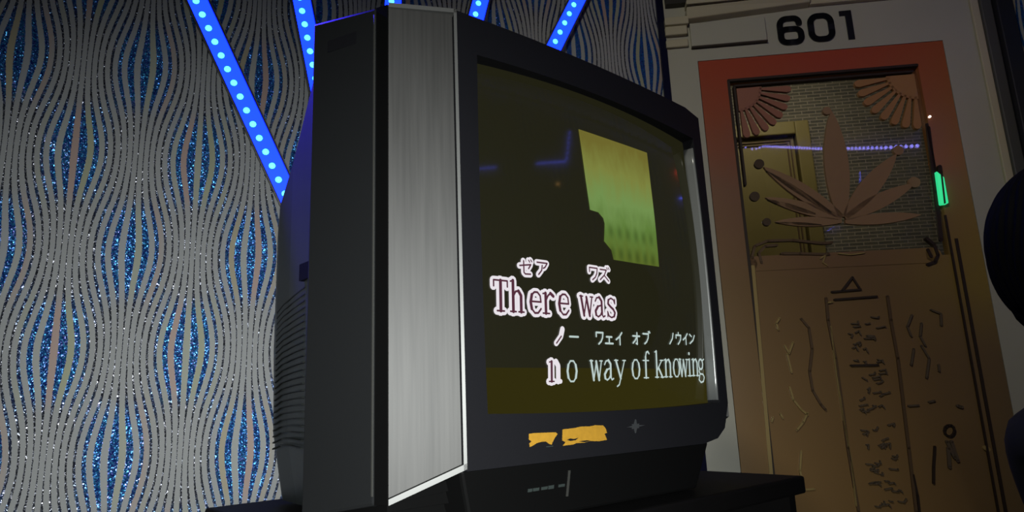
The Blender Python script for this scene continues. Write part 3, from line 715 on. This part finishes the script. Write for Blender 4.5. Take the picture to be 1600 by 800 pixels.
GLY = {  # pen strokes: (relative weight, points)
 'T': [(1, [(.5, .97), (.5, .02)]), (.5, [(.08, .97), (.92, .97)]), (.5, [(.08, .97), (.08, .78)]), (.5, [(.92, .97), (.92, .78)]), (.5, [(.28, .02), (.72, .02)])],
 'h': [(1, [(.24, 1), (.24, .02)]), (.5, [(.08, .97), (.24, 1)]), (.5, [(.06, .02), (.42, .02)]), (.6, [(.24, .5), (.4, .66), (.58, .68)]), (1, [(.58, .68), (.74, .54), (.74, .02)]), (.5, [(.58, .02), (.92, .02)])],
 'e': [(.55, [(.16, .38), (.84, .38)]), (.6, [(.84, .38), (.8, .58), (.62, .69), (.42, .69), (.24, .6)]), (1, [(.24, .6), (.15, .36), (.22, .14)]), (.6, [(.22, .14), (.42, .01), (.64, .02), (.84, .16)])],
 'r': [(1, [(.3, .68), (.3, .02)]), (.5, [(.12, .66), (.3, .68)]), (.5, [(.1, .02), (.55, .02)]), (.6, [(.3, .42), (.46, .6), (.64, .69)]), (1, [(.64, .69), (.84, .6)])],
 'w': [(1, [(.08, .68), (.28, .02)]), (.6, [(.28, .02), (.5, .6)]), (1, [(.5, .66), (.72, .02)]), (.6, [(.72, .02), (.94, .68)]), (.5, [(-.02, .68), (.22, .68)]), (.5, [(.8, .68), (1.02, .68)])],
 'a': [(.6, [(.2, .54), (.32, .66), (.54, .69)]), (1, [(.54, .69), (.72, .56), (.72, .1)]), (.6, [(.72, .1), (.82, .01), (.96, .05)]), (.6, [(.72, .42), (.4, .36)]), (1, [(.4, .36), (.2, .2), (.24, .06)]), (.6, [(.24, .06), (.4, .0), (.58, .06), (.72, .2)])],
 's': [(.6, [(.8, .52), (.72, .64), (.5, .69), (.28, .62)]), (.9, [(.28, .62), (.24, .48), (.44, .38), (.66, .3), (.8, .18), (.72, .05)]), (.6, [(.72, .05), (.5, .0), (.28, .05), (.18, .2)]), (.5, [(.82, .66), (.82, .5)]), (.5, [(.18, .02), (.18, .2)])],
 'n': [(1, [(.24, .68), (.24, .02)]), (.5, [(.08, .66), (.24, .68)]), (.5, [(.06, .02), (.42, .02)]), (.6, [(.24, .5), (.4, .66), (.58, .68)]), (1, [(.58, .68), (.74, .54), (.74, .02)]), (.5, [(.58, .02), (.92, .02)])],
 'o': [(1, [(.22, .56), (.15, .35), (.22, .13)]), (.6, [(.22, .13), (.38, .01), (.62, .01), (.78, .13)]), (1, [(.78, .13), (.85, .35), (.78, .56)]), (.6, [(.78, .56), (.62, .69), (.38, .69), (.22, .56)])],
 'y': [(1, [(.12, .68), (.52, .04)]), (.6, [(.9, .68), (.52, .04), (.38, -.18), (.2, -.24)]), (.5, [(0, .68), (.3, .68)]), (.5, [(.74, .68), (1, .68)])],
 'f': [(.7, [(.84, .92), (.72, 1.0), (.56, .96), (.48, .8)]), (1, [(.48, .8), (.48, .02)]), (.5, [(.2, .66), (.78, .66)]), (.5, [(.26, .02), (.72, .02)])],
 'k': [(1, [(.24, 1), (.24, .02)]), (.5, [(.08, .97), (.24, 1)]), (.5, [(.06, .02), (.42, .02)]), (.6, [(.8, .66), (.28, .28)]), (1, [(.42, .38), (.82, .02)]), (.5, [(.62, .66), (.94, .66)]), (.5, [(.64, .02), (.98, .02)])],
 'i': [(1, [(.5, .68), (.5, .02)]), (.5, [(.3, .66), (.5, .68)]), (.5, [(.26, .02), (.74, .02)]), (1.2, [(.5, .9), (.5, .92)])],
 'g': [(.8, [(.45 + .27 * math.cos(a * PI / 5), .47 + .21 * math.sin(a * PI / 5)) for a in range(11)]), (.6, [(.66, .62), (.9, .68)]), (.7, [(.28, .3), (.2, .18), (.34, .08), (.7, .06), (.86, -.06), (.72, -.23), (.4, -.27), (.16, -.16), (.3, .06)])],
 'ze': [(1, [(.06, .58), (.9, .72), (.72, .44)]), (1, [(.36, .92), (.36, .16), (.46, .06), (.86, .08)]), (.8, [(.74, 1.0), (.82, .88)]), (.8, [(.9, 1.04), (.98, .92)])],
 'a_': [(1, [(.1, .86), (.9, .86), (.72, .58), (.58, .5)]), (1, [(.5, .68), (.45, .35), (.2, .05)])],
 'wa': [(1, [(.15, .58), (.15, .88), (.88, .88), (.82, .5), (.66, .22), (.4, .02)])],
 'zu': [(1, [(.12, .84), (.72, .84), (.5, .45), (.08, .08)]), (1, [(.5, .42), (.9, .06)]), (.8, [(.76, 1.02), (.84, .9)]), (.8, [(.92, 1.04), (1.0, .92)])],
 'no': [(1, [(.72, .95), (.58, .5), (.18, .06)])],
 'bar': [(1, [(.08, .5), (.92, .5)])],
 'u': [(1, [(.5, 1.02), (.5, .82)]), (1, [(.14, .55), (.14, .8), (.88, .8), (.8, .45), (.62, .2), (.4, .03)])],
 'ee': [(1, [(.2, .56), (.8, .56)]), (1, [(.5, .56), (.5, .06)]), (1, [(.08, .06), (.92, .06)])],
 'i_': [(1, [(.8, .95), (.5, .62), (.12, .4)]), (1, [(.56, .64), (.56, .02)])],
 'o_': [(1, [(.08, .7), (.92, .7)]), (1, [(.6, .96), (.6, .06), (.46, .12)]), (1, [(.58, .68), (.35, .35), (.08, .14)])],
 'bu': [(1, [(.1, .84), (.8, .84), (.74, .5), (.54, .2), (.28, .04)]), (.8, [(.8, 1.04), (.88, .92)]), (.8, [(.94, 1.06), (1.02, .94)])],
 'n_': [(1, [(.15, .85), (.42, .68)]), (1, [(.92, .78), (.66, .35), (.15, .06)])],
}
def char_lines(ch, px, pyb, hz, wu):
    u, z = scrpx(px, pyb)
    return [(wt, [(u + (x - .5) * wu, z + y * hz) for x, y in pts]) for wt, pts in GLY[ch]]
h1 = scrpx(780, 437)[1] - scrpx(780, 487)[1]
hk = scrpx(846, 407)[1] - scrpx(846, 430)[1]
h2 = scrpx(1030, 549)[1] - scrpx(1030, 590)[1]
def outlined_word(label, chars, hz, wu, pen, halo):
    W_, L_ = MB(), MB()
    for ch, px, py in chars:
        for wt, ln in char_lines(ch, px, py, hz, wu):
            on_screen(W_, stroke_polys([ln], pen * wt + halo), 2); on_screen(L_, stroke_polys([ln], pen * wt), 3)
    o = W_.build('lyric_word', M['white_txt'], tv, recalc=False); o['label'] = label
    p = L_.build('letter_fill', M['maroon_txt'], o, recalc=False); p['label'] = 'maroon letters inside the white outline'
def plain_word(label, chars, hz, wu, pen):
    P_ = MB()
    for ch, px, py in chars:
        for wt, ln in char_lines(ch, px, py, hz, wu): on_screen(P_, stroke_polys([ln], pen * wt), 2)
    o = P_.build('lyric_word', M['pale_txt'], tv, recalc=False); o['label'] = label
yb1 = lambda px: 487 + (px - 781) * 0.055
outlined_word('white outlined lyric There', [(c, x, yb1(x)) for c, x in zip('There', (781, 807, 836, 856, 880))], h1, 0.0245, 0.0044, 0.0078)
outlined_word('white outlined lyric was', [(c, x, yb1(x)) for c, x in zip('was', (915.5, 935, 954))], h1, 0.0245, 0.0040, 0.0078)
outlined_word('white outlined reading above There', (('ze', 820, 430), ('a_', 846, 431)), hk, 0.0215, 0.0020, 0.0062)
outlined_word('white outlined reading above was', (('wa', 926, 438), ('zu', 943, 440)), hk, 0.0215, 0.0020, 0.0062)
yb2 = lambda px: 596.5 - (px - 893) * 0.046
# the half-sung first letter
W_, L_ = MB(), MB(); half_u = scrpx(866, 597)[0] + 0.001
for wt, ln in char_lines('n', 866, 597, h2 * 0.98, 0.0235):
    left = max(p[0] for p in ln) < half_u
    on_screen(W_, stroke_polys([ln], 0.0036 * wt + (0.0072 if left else 0.004)), 2)
    if left: on_screen(L_, stroke_polys([ln], 0.0036 * wt), 3)
o = W_.build('lyric_word', M['white_txt'], tv, recalc=False); o['label'] = 'half outlined first letter n of the second lyric line'
L_.build('letter_fill', M['maroon_txt'], o, recalc=False)
W_, L_ = MB(), MB()
for wt, ln in char_lines('no', 874, 538, hk * 1.05, 0.021):
    on_screen(W_, stroke_polys([ln], 0.008), 2); on_screen(L_, stroke_polys([ln[1:]], 0.002), 3)
o = W_.build('lyric_word', M['white_txt'], tv, recalc=False); o['label'] = 'half outlined first reading of the second lyric line'
L_.build('letter_fill', M['maroon_txt'], o, recalc=False)
for w_, xs in (('o', (893,)), ('way', (931, 949.5, 968.5)), ('of', (993, 1009)), ('knowing', (1029.5, 1043.5, 1056.5, 1067.5, 1077, 1086, 1095))):
    plain_word('pale lyric ' + w_, [(c, x, yb2(x)) for c, x in zip(w_, xs)], h2, 0.0235, 0.0036)
for nm_, cs in (('first word', (('bar', 896, 537),)), ('way', (('wa', 936, 538), ('ee', 951, 538), ('i_', 967, 539))), ('of', (('o_', 993.5, 539), ('bu', 1009, 538))), ('knowing', (('no', 1049, 538.5), ('u', 1059.5, 538.5), ('i_', 1070.5, 538.5), ('n_', 1080.5, 538)))):
    plain_word('pale reading above ' + nm_, cs, hk * 0.92, 0.0185, 0.0026)

# speaker panels on the chamfers
CU, CW = -0.0709, -0.0426
def speaker(mir, name):
    def X(a, b, z):   # a: 0 outer edge .. 1 at the front, b outwards
        L = math.hypot(CU, CW); tu, tw = -CU / L, -CW / L; nu, nw = -tw, tu
        u = CU + tu * L * a + nu * b; w = CW + tw * L * a + nw * b
        if mir: u = BW - u * 0.62
        return T(u, w, z)
    zt = lambda a: 1.2327 - 0.0025 * a
    zb = lambda a: (0.70 + 0.012 * a) if mir else 0.6527 + 0.0319 * a
    def quad(a0, a1, t0, b0, y0, y1):
        """panel slice, inset t0 at top and b0 at the bottom"""
        A = [X(a0, y0, zb(a0) + b0), X(a1, y0, zb(a1) + b0), X(a1, y0, zt(a1) - t0), X(a0, y0, zt(a0) - t0)]
        B = [X(a0, y1, zb(a0) + b0), X(a1, y1, zb(a1) + b0), X(a1, y1, zt(a1) - t0), X(a0, y1, zt(a0) - t0)]
        return A, B
    g = MB(); g.hexa(*quad(0.0, 0.93, 0.0066, 0.0075, -0.012, 0.001)); go = g.build('speaker_panel', M['grille'], tv)
    go['label'] = 'brushed grey speaker panel'
    if mir:
        b = MB(); b.hexa(*quad(0.0, 1.0, 0.0, 0.0, -0.03, -0.0115)); b.build('speaker_back', M['plastic_black'], tv); return
    t = MB()
    for A in ([(0, zt(0)), (1.0, zt(1)), (1.0, zt(1) - 0.0052), (0, zt(0) - 0.0058)], [(0.955, zt(1)), (1.0, zt(1)), (1.0, zb(1)), (0.955, zb(.955))], [(0, zb(0)), (1.0, zb(1)), (1.0, zb(1) + 0.0062), (0, zb(0) + 0.0062)]):
        t.hexa([X(a, -0.012, z) for a, z in A], [X(a, 0.003, z) for a, z in A])
    to = t.build('speaker_trim', M['silver'], go); to['label'] = 'silver edging of the speaker panel'
    b = MB()
    b.hexa(*quad(0.0, 1.0, 0.0, 0.0, -0.03, -0.0115)); b.build('speaker_back', M['plastic_black'], tv)
speaker(False, 'l'); speaker(True, 'r')

# main shell: chamfer edge to the rear of the wide part
def section(ul, ur, w, z0, z1, zr=None): return [T(ul, w, z0), T(ur, w, zr or z0), T(ur, w, z1), T(ul, w, z1)]
m = MB(); m.hexa(section(CU - 0.0005, BW + 0.043, CW - 0.002, 0.653, 1.2325, 0.70), section(CU - 0.003, BW + 0.046, CW - 0.024, 0.651, 1.238, 0.70))
m.build('side_rim', M['plastic_black'], tv)
m = MB(); m.hexa(section(CU - 0.003, BW + 0.046, CW - 0.024, 0.650, 1.239, 0.70), section(-0.0945, BW + 0.08, -0.200, 0.628, 1.2725, 0.69))
m.build('cabinet', M['plastic_side'], tv, bevel=0.004)
m = MB(); m.hexa([T(-0.0800, -0.105, 1.205), T(-0.0900, -0.165, 1.215), T(-0.0900, -0.165, 1.232), T(-0.0800, -0.105, 1.222)], [T(-0.0782, -0.105, 1.205), T(-0.0885, -0.165, 1.215), T(-0.0885, -0.165, 1.232), T(-0.0782, -0.105, 1.222)])
m.build('side_grip', M['plastic'], tv)
m = MB(); m.hexa([T(CU - 0.0045, CW - 0.0285, 0.66), T(CU - 0.0045, CW - 0.0265, 0.66), T(CU - 0.0045, CW - 0.0265, 1.23), T(CU - 0.0045, CW - 0.0285, 1.23)],
                 [T(CU + 0.002, CW - 0.0285, 0.66), T(CU + 0.002, CW - 0.0265, 0.66), T(CU + 0.002, CW - 0.0265, 1.23), T(CU + 0.002, CW - 0.0285, 1.23)])
m.build('side_seam', M['seam'], tv)
# tapering tube housing at the back, softly rounded
rings = []
for w, ul, z0, z1 in ((-0.198, -0.0915, 0.640, 1.224), (-0.26, -0.0765, 0.632, 1.190), (-0.34, -0.0565, 0.628, 1.150), (-0.42, -0.041, 0.625, 1.105), (-0.462, -0.026, 0.63, 1.07), (-0.478, 0.01, 0.66, 1.03)):
    ur = BW + 0.01 - ul * 0.8 - 0.02; c = 0.03; mid = (z0 + z1) / 2
    rings.append([T(ul + 0.02, w, z0), T(ur - 0.02, w, z0), T(ur - 0.004, w, z0 + 0.09), T(ur, w, mid), T(ur, w, z1 - c), T(ur - c, w, z1), T(ul + c, w, z1), T(ul, w, z1 - c), T(ul, w, mid), T(ul + 0.004, w, z0 + 0.09)])
m = MB(); vs = [p for r in rings for p in r]; n_ = 10
fs = [(i * n_ + k, i * n_ + (k + 1) % n_, (i + 1) * n_ + (k + 1) % n_, (i + 1) * n_ + k) for i in range(len(rings) - 1) for k in range(n_)]
fs += [tuple(range(n_))[::-1], tuple((len(rings) - 1) * n_ + k for k in range(n_))]
m.add(vs, fs); hs = m.build('back_housing', M['housing'], tv)
# vent slots on the housing's left flank
m = MB()
def flank(w, z):   # left flank surface u at depth w
    ws = [-0.198, -0.26, -0.34, -0.42, -0.462]; us = [-0.0915, -0.0765, -0.0565, -0.041, -0.026]
    return float(np.interp(-w, [-x for x in ws], us))
for i in range(24):
    z = 0.905 - i * 0.0088
    A = [(-0.225, z + 0.004), (-0.30, z + 0.0065 - 0.002), (-0.37, z + 0.003), (-0.415, z - 0.004)]
    for (w0, za), (w1, zb_) in zip(A[:-1], A[1:]):
        o0, o1 = flank(w0, za) - 0.0006, flank(w1, zb_) - 0.0006
        m.hexa([T(o0, w0, za), T(o1, w1, zb_), T(o1, w1, zb_ + 0.0016), T(o0, w0, za + 0.0016)], [T(o0 + 0.004, w0, za), T(o1 + 0.004, w1, zb_), T(o1 + 0.004, w1, zb_ + 0.0016), T(o0 + 0.004, w0, za + 0.0016)])
vo = m.build('vent_ribs', M['rib'], hs)
m = MB(); o0 = flank(-0.215, 0.93) - 0.003
m.box(*sorted((T(o0, 0, 0)[0], T(o0 + 0.012, 0, 0)[0])), 0.205, 0.232, 0.918 - ZB, 0.940 - ZB); m.build('side_socket', M['plastic_black'], tv)

# lower base under the bezel, with flap, seam and print
m = MB(); m.hexa([T(0.0, -0.012, 0.683), T(0.478, -0.012, 0.683), T(0.478, -0.20, 0.683), T(0.0, -0.20, 0.683)][::-1], [T(0.02, -0.022, 0.6165), T(0.450, -0.022, 0.6165), T(0.450, -0.20, 0.6165), T(0.02, -0.20, 0.6165)][::-1])
m.build('base', M['plastic_black'], tv, bevel=0.004)
m = MB(); m.hexa(section(-0.068, 0.02, -0.05, 0.645, 0.66), section(-0.068, 0.02, -0.19, 0.63, 0.66)); m.hexa(section(-0.06, 0.43, -0.06, 0.6155, 0.65), section(-0.06, 0.43, -0.198, 0.6155, 0.65))
m.build('underside', M['plastic_black'], tv)
def base_w(z): return -0.012 - (0.683 - z) / (0.683 - 0.6165) * 0.010
def front_px(px, py):
    q = onplane(px, py, P0 + TN * -0.012, TN); return float((q[:2] - P0) @ TD), float(q[2])
m = MB(); (u0, z0) = front_px(891, 735); (u1, z1) = front_px(891.5, 776)
m.hexa([T(u0 - .0011, base_w(z0) + .002, z0), T(u0 + .0011, base_w(z0) + .002, z0), T(u1 + .0011, base_w(z1) + .002, z1), T(u1 - .0011, base_w(z1) + .002, z1)],
       [T(u0 - .0011, base_w(z0) - .004, z0), T(u0 + .0011, base_w(z0) - .004, z0), T(u1 + .0011, base_w(z1) - .004, z1), T(u1 - .0011, base_w(z1) - .004, z1)])
m.build('flap_seam', M['seam'], tv)
m = MB()
for xa, xb, h in ((829, 835, 2.6), (837, 846, 2.4), (850, 859, 2.4), (861, 869, 2.8), (877, 886, 2.2)):
    ya, yb = 767 - (xa - 829) * 0.155, 767 - (xb - 829) * 0.155
    p = [front_px(xa, ya + h), front_px(xb, yb + h), front_px(xb, yb - h), front_px(xa, ya - h)]
    m.hexa([T(u, base_w(z) + .0012, z) for u, z in p], [T(u, base_w(z) - .002, z) for u, z in p])
m.build('small_print', M['print'], tv)
# torn yellow stickers and emblem on the chin
def chin(px, py):
    q = onplane(px, py, P0, TN); return float((q[:2] - P0) @ TD), float(q[2])
def decal(name, pts, m_, thick=0.0008):
    p = [chin(*a) for a in pts]
    return MB().hexa([T(u, thick, z) for u, z in p], [T(u, -0.001, z) for u, z in p]).build(name, m_, tv)
cx7 = lambda x, y: (760 + x * 0.325, 600 + y * 0.325)
so = decal('sticker', [cx7(*p) for p in ((204, 240), (225, 236), (330, 232), (340, 240), (325, 262), (315, 282), (312, 292), (300, 288), (285, 276), (262, 278), (240, 284), (222, 296), (208, 302), (206, 285), (216, 276), (204, 268))], M['sticker'])
so['label'] = 'smaller torn yellow sticker on the television front'
so = decal('sticker', [cx7(*p) for p in ((366, 218), (420, 212), (450, 205), (500, 203), (520, 198), (560, 199), (572, 215), (578, 235), (566, 240), (578, 268), (540, 275), (500, 274), (470, 282), (430, 284), (420, 290), (366, 297), (380, 280), (364, 272))], M['sticker'])
so['label'] = 'larger torn yellow sticker on the television front'
for ps in ([(384, 268), (400, 262), (420, 264), (440, 258), (425, 270), (400, 274)], [(440, 276), (480, 270), (500, 273), (470, 280)]):
    decal('sticker_tear', [cx7(*p) for p in ps], M['plastic'], 0.0013)
decal('sticker_print', [cx7(*p) for p in ((286, 300), (318, 296), (320, 300), (288, 304))], M['print'])
# star-like emblem
ec = (992, 666); pts = []
for i in range(16):
    a = i * PI / 8; r = (17 if i % 4 == 0 else 8.5 if i % 2 == 0 else 5.5); pts.append((ec[0] + r * math.cos(a) * 0.85, ec[1] - r * 0.62 * math.sin(a) - (r * math.cos(a)) * 0.10))
eo = decal('emblem', pts, M['emblem'], 0.002); eo['label'] = 'grey star-shaped emblem'

# ------------------------------------------------------------------ television stand
S0, S1, SWB, SWF = -0.098, 0.690, -0.527, 0.028
st_e = empty('tv_stand', (*(P0 + TD * UC0), 0), math.atan2(TD[1], TD[0])); tag(st_e, 'black low wooden stand carrying the television', 'stand')
def Sx(u): return u - UC0
MB().box(Sx(S0), Sx(S1), -SWF, -SWB, 0.587, 0.615).build('top', M['standwood'], st_e, bevel=0.004)
for a, b in ((S0 + 0.013, S0 + 0.033), (S1 - 0.033, S1 - 0.013)):
    MB().box(Sx(a), Sx(b), -SWF + 0.015, -SWB - 0.012, 0.0, 0.587).build('side_panel', M['standwood'], st_e)
MB().box(Sx(S0 + 0.033), Sx(S1 - 0.033), -SWB - 0.03, -SWB - 0.014, 0.06, 0.587).build('back_panel', M['standwood'], st_e)
for z in (0.06, 0.32):
    MB().box(Sx(S0 + 0.033), Sx(S1 - 0.033), -SWF + 0.025, -SWB - 0.03, z, z + 0.018).build('shelf', M['standwood'], st_e)
MB().box(Sx(S0 + 0.033), Sx(S1 - 0.033), -SWF + 0.03, -SWF + 0.045, 0.0, 0.06).build('plinth', M['standwood'], st_e)

# ------------------------------------------------------------------ person at the right edge, seated on a stool, back of the head towards us
PY = 1.02
r = ray(1686, 396); hc = r * (PY / r[1]); HX, HY, HZ = float(hc[0]), PY, float(hc[2] + CZ)
SEAT = HZ - 0.70
PROT = math.radians(-72)
person = empty('person', (HX, HY, 0), PROT); tag(person, 'person with dark hair in dark clothes, back of the head at the right edge', 'person')
def skin_body():
    me = bpy.data.meshes.new('body'); V = []; E = []; Rd = []
    def v(x, y, z, r, p=None):
        V.append((x, y, z)); Rd.append(r)
        if p is not None: E.append((p, len(V) - 1))
        return len(V) - 1
    z0 = SEAT + 0.10
    pel = v(0, 0.20, z0, 0.135); ab = v(0, 0.165, z0 + 0.13, 0.12, pel); ch = v(0, 0.07, z0 + 0.27, 0.125, ab)
    nb = v(0, 0.03, z0 + 0.375, 0.07, ch); nk = v(0, 0.02, HZ - 0.125, 0.056, nb); hb = v(0, 0.01, HZ - 0.06, 0.06, nk)
    for s in (-1, 1):
        sh = v(s * 0.16, 0.045, z0 + 0.34, 0.06, ch); el = v(s * 0.205, 0.17, z0 + 0.09, 0.045, sh); wr_ = v(s * 0.13, 0.38, z0 + 0.075, 0.03, el)
        pm = v(s * 0.115, 0.44, z0 + 0.085, 0.026, wr_)
        for k, (dx, dy) in enumerate(((-0.026, 0.05), (-0.009, 0.055), (0.009, 0.052), (0.026, 0.044))):
            a = v(s * 0.115 + dx, 0.44 + dy * 0.8, z0 + 0.09, 0.0095, pm); v(s * 0.115 + dx * 1.15, 0.44 + dy * 1.5, z0 + 0.075, 0.008, a)
        a = v(s * 0.115 - s * 0.035, 0.425, z0 + 0.09, 0.010, pm); v(s * 0.115 - s * 0.045, 0.455, z0 + 0.085, 0.0085, a)
        hp_ = v(s * 0.095, 0.23, z0 - 0.005, 0.095, pel); kn = v(s * 0.13, 0.56, z0 + 0.01, 0.062, hp_)
        an = v(s * 0.13, 0.50, 0.085, 0.042, kn); v(s * 0.13, 0.62, 0.042, 0.036, an)
    me.from_pydata(V, E, []); o = bpy.data.objects.new('body', me); COL.objects.link(o)
    sk = o.modifiers.new('skin', 'SKIN'); sk.use_smooth_shade = True
    for i, d in enumerate(me.skin_vertices[0].data): d.radius = (Rd[i], Rd[i] * (0.78 if i < 3 else 1.0)); d.use_root = (i == 0)
    sb = o.modifiers.new('sub', 'SUBSURF'); sb.levels = 2; sb.render_levels = 2
    dg = bpy.context.evaluated_depsgraph_get(); me2 = bpy.data.meshes.new_from_object(o.evaluated_get(dg)); bpy.data.objects.remove(o)
    return me2
body_me = skin_body()
body_me.materials.clear(); body_me.materials.append(M['shirt']); body_me.materials.append(M['skin'])
z0 = SEAT + 0.10
for p in body_me.polygons:
    c = p.center; p.use_smooth = True
    hand = c.y > 0.235 and z0 - 0.02 < c.z < z0 + 0.09 and 0.03 < abs(c.x) < 0.19 and c.y < 0.42 and c.z > z0 + 0.012 and False
    p.material_index = 1 if (c.z > HZ - 0.175) else 0
# head joined onto the same body mesh
def head_pt(a, b):
    th, ph = 2 * PI * a, PI * b            # ph from crown
    x, y, z = math.sin(ph) * math.sin(th), math.sin(ph) * math.cos(th), math.cos(ph)
    X, Y, Z = x * 0.078, y * 0.098, z * 0.125
    if z < -0.1: X *= 1 + 0.28 * (z + 0.1); 
    if y > 0.75:
        Y += 0.020 * math.exp(-((Z + 0.012) / 0.022) ** 2 - (X / 0.014) ** 2)      # nose
        Y -= 0.008 * math.exp(-((Z - 0.014) / 0.012) ** 2 - ((abs(X) - 0.030) / 0.014) ** 2)  # eye sockets
        Y += 0.006 * math.exp(-((Z + 0.048) / 0.008) ** 2 - (X / 0.022) ** 2)      # lips
    return (X, Y + 0.015, HZ + Z)
import bmesh
bm = bmesh.new(); bm.from_mesh(body_me)
hm = MB().grid(head_pt, 48, 40); tm = bpy.data.meshes.new('t'); tm.from_pydata(hm.v, [], hm.f)
for s in (-1, 1):
    pass
nb0 = len(bm.faces); bm.from_mesh(tm); bm.faces.ensure_lookup_table()
for f in bm.faces[nb0:]: f.material_index = 1; f.smooth = True
bmesh.ops.remove_doubles(bm, verts=bm.verts[:], dist=1e-5); bmesh.ops.recalc_face_normals(bm, faces=bm.faces[:])
bm.to_mesh(body_me); bm.free()
body = bpy.data.objects.new('body', body_me); COL.objects.link(body); body.parent = person
for s in (-1, 1):
    e = MB(); e.grid(lambda a, b: (s * (0.079 + 0.010 * math.sin(PI * b) * abs(math.sin(2 * PI * a))), 0.01 + 0.018 * math.sin(PI * b) * math.cos(2 * PI * a), HZ - 0.005 + 0.032 * math.cos(PI * b)), 12, 10)
    e.build('ear', M['skin'], person, smooth=True)
    e = MB(); e.grid(lambda a, b: (s * 0.030 + 0.012 * math.sin(PI * b) * math.cos(2 * PI * a), 0.103 + 0.006 * math.sin(PI * b) * math.sin(2 * PI * a), HZ + 0.014 + 0.007 * math.cos(PI * b)), 12, 8)
    e.build('eye', M['hair'], person, smooth=True)
def hair_pt(a, b):
    th, ph = 2 * PI * a, PI * b
    x, y, z = math.sin(ph) * math.sin(th), math.sin(ph) * math.cos(th), math.cos(ph)
    X, Y, Z = x * 0.107, y * 0.122 - 0.006, z * 0.148 + 0.004
    if z < 0: k = 1 - 0.12 * z * z; X *= k
    if y > 0.35:                        # open for the face
        lim = 0.062 if abs(X) < 0.07 else Z
        if Z < lim: Y = min(Y, 0.055); 
    wv = (0.0022 * math.sin(th * 46 + 3 * math.sin(z * 3.5)) + 0.003 * math.sin(th * 9 + z * 4)) * math.sin(ph)
    if z < -0.6: Z += 0.006 * math.sin(th * 23)
    return (X + wv * x, Y + wv * y + 0.0, HZ + Z)
MB().grid(hair_pt, 240, 48).build('hair', M['hair'], person, smooth=True)
stl = empty('stool', (HX - 0.20 * math.sin(PROT), HY + 0.20 * math.cos(PROT), 0), 0); tag(stl, 'low dark stool under the seated person, at the right edge', 'stool')
m = MB(); m.tube([(0, 0, SEAT - 0.05), (0, 0, SEAT - 0.045), (0, 0, SEAT - 0.005), (0, 0, SEAT + 0.0)], [0.18, 0.19, 0.19, 0.18], 28); m.build('seat', M['stoolfab'], stl)
for a in range(4):
    an = PI / 4 + a * PI / 2; c, s_ = math.cos(an), math.sin(an)
    MB().tube([(0.12 * c, 0.12 * s_, SEAT - 0.05), (0.16 * c, 0.16 * s_, 0.0)], 0.014, 10).build('leg', M['blacktrim'], stl)

# ------------------------------------------------------------------ lights
def spot(name, loc, target, energy, angle, blend, size, col=(1, 1, 1)):
    l = bpy.data.lights.new(name, 'SPOT'); l.energy = energy; l.spot_size = math.radians(angle); l.spot_blend = blend; l.shadow_soft_size = size; l.color = col
    o = bpy.data.objects.new(name, l); COL.objects.link(o); o.location = loc
    o.rotation_euler = (Vector(target) - Vector(loc)).to_track_quat('-Z', 'Y').to_euler(); return o
def area(name, loc, target, energy, sx, sy, col=(1, 1, 1)):
    l = bpy.data.lights.new(name, 'AREA'); l.energy = energy; l.shape = 'RECTANGLE'; l.size = sx; l.size_y = sy; l.color = col
    o = bpy.data.objects.new(name, l); COL.objects.link(o); o.location = loc
    o.rotation_euler = (Vector(target) - Vector(loc)).to_track_quat('-Z', 'Y').to_euler(); return o
spot('torch_lamp', (0.05, -0.28, 0.80), (-0.46, 1.2, 0.36), 108, 100, 1.0, 0.03, (0.96, 1.0, 0.985))
spot('wall_wash_fill', (-0.35, -0.2, 2.25), (1.0, 2.2, 1.3), 56, 64, 1.0, 0.08, (1.0, 0.95, 0.83))  # unseen fill added to brighten the door wall
hq = onplane(462, 150, P0 + TN * -0.30, TN)
spot('blue_flank_fill', (-1.0, 1.52, 2.12), (float(hq[0]), float(hq[1]), float(hq[2]) - 0.01), 420, 17, 0.7, 0.02, (0.05, 0.03, 1.0))  # unseen blue spot added to tint the back housing's flank
area('corridor_fill', (float(D0[0]) + 0.25, float(D0[1]) + 0.55, 2.45), (float(D0[0]) + 0.25, float(D0[1]) + 0.9, 1.0), 5, 0.4, 0.2, (1, 0.92, 0.75))  # unseen area light put in to brighten the corridor

w = bpy.data.worlds.new('dim_room'); SC.world = w; w.use_nodes = True
w.node_tree.nodes['Background'].inputs['Color'].default_value = (0.5, 0.55, 0.7, 1); w.node_tree.nodes['Background'].inputs['Strength'].default_value = 0.01

# ------------------------------------------------------------------ camera and view
cd = bpy.data.cameras.new('camera'); cd.sensor_fit = 'HORIZONTAL'; cd.sensor_width = 36; cd.lens = 36 * FPX / 1600; cd.clip_start = 0.01
cam = bpy.data.objects.new('camera', cd); COL.objects.link(cam)
X_, Y_, Z_ = CAM[:, 0], CAM[:, 1], -CAM[:, 2]
cam.matrix_world = Matrix(((X_[0], Y_[0], Z_[0], 0), (X_[1], Y_[1], Z_[1], 0), (X_[2], Y_[2], Z_[2], CZ), (0, 0, 0, 1)))
SC.camera = cam
SC.view_settings.view_transform = 'Standard'; SC.view_settings.look = 'None'; SC.view_settings.gamma = 1; SC.view_settings.use_curve_mapping = False
SC.view_settings.exposure = 0.0
SC.cycles.use_denoising = True
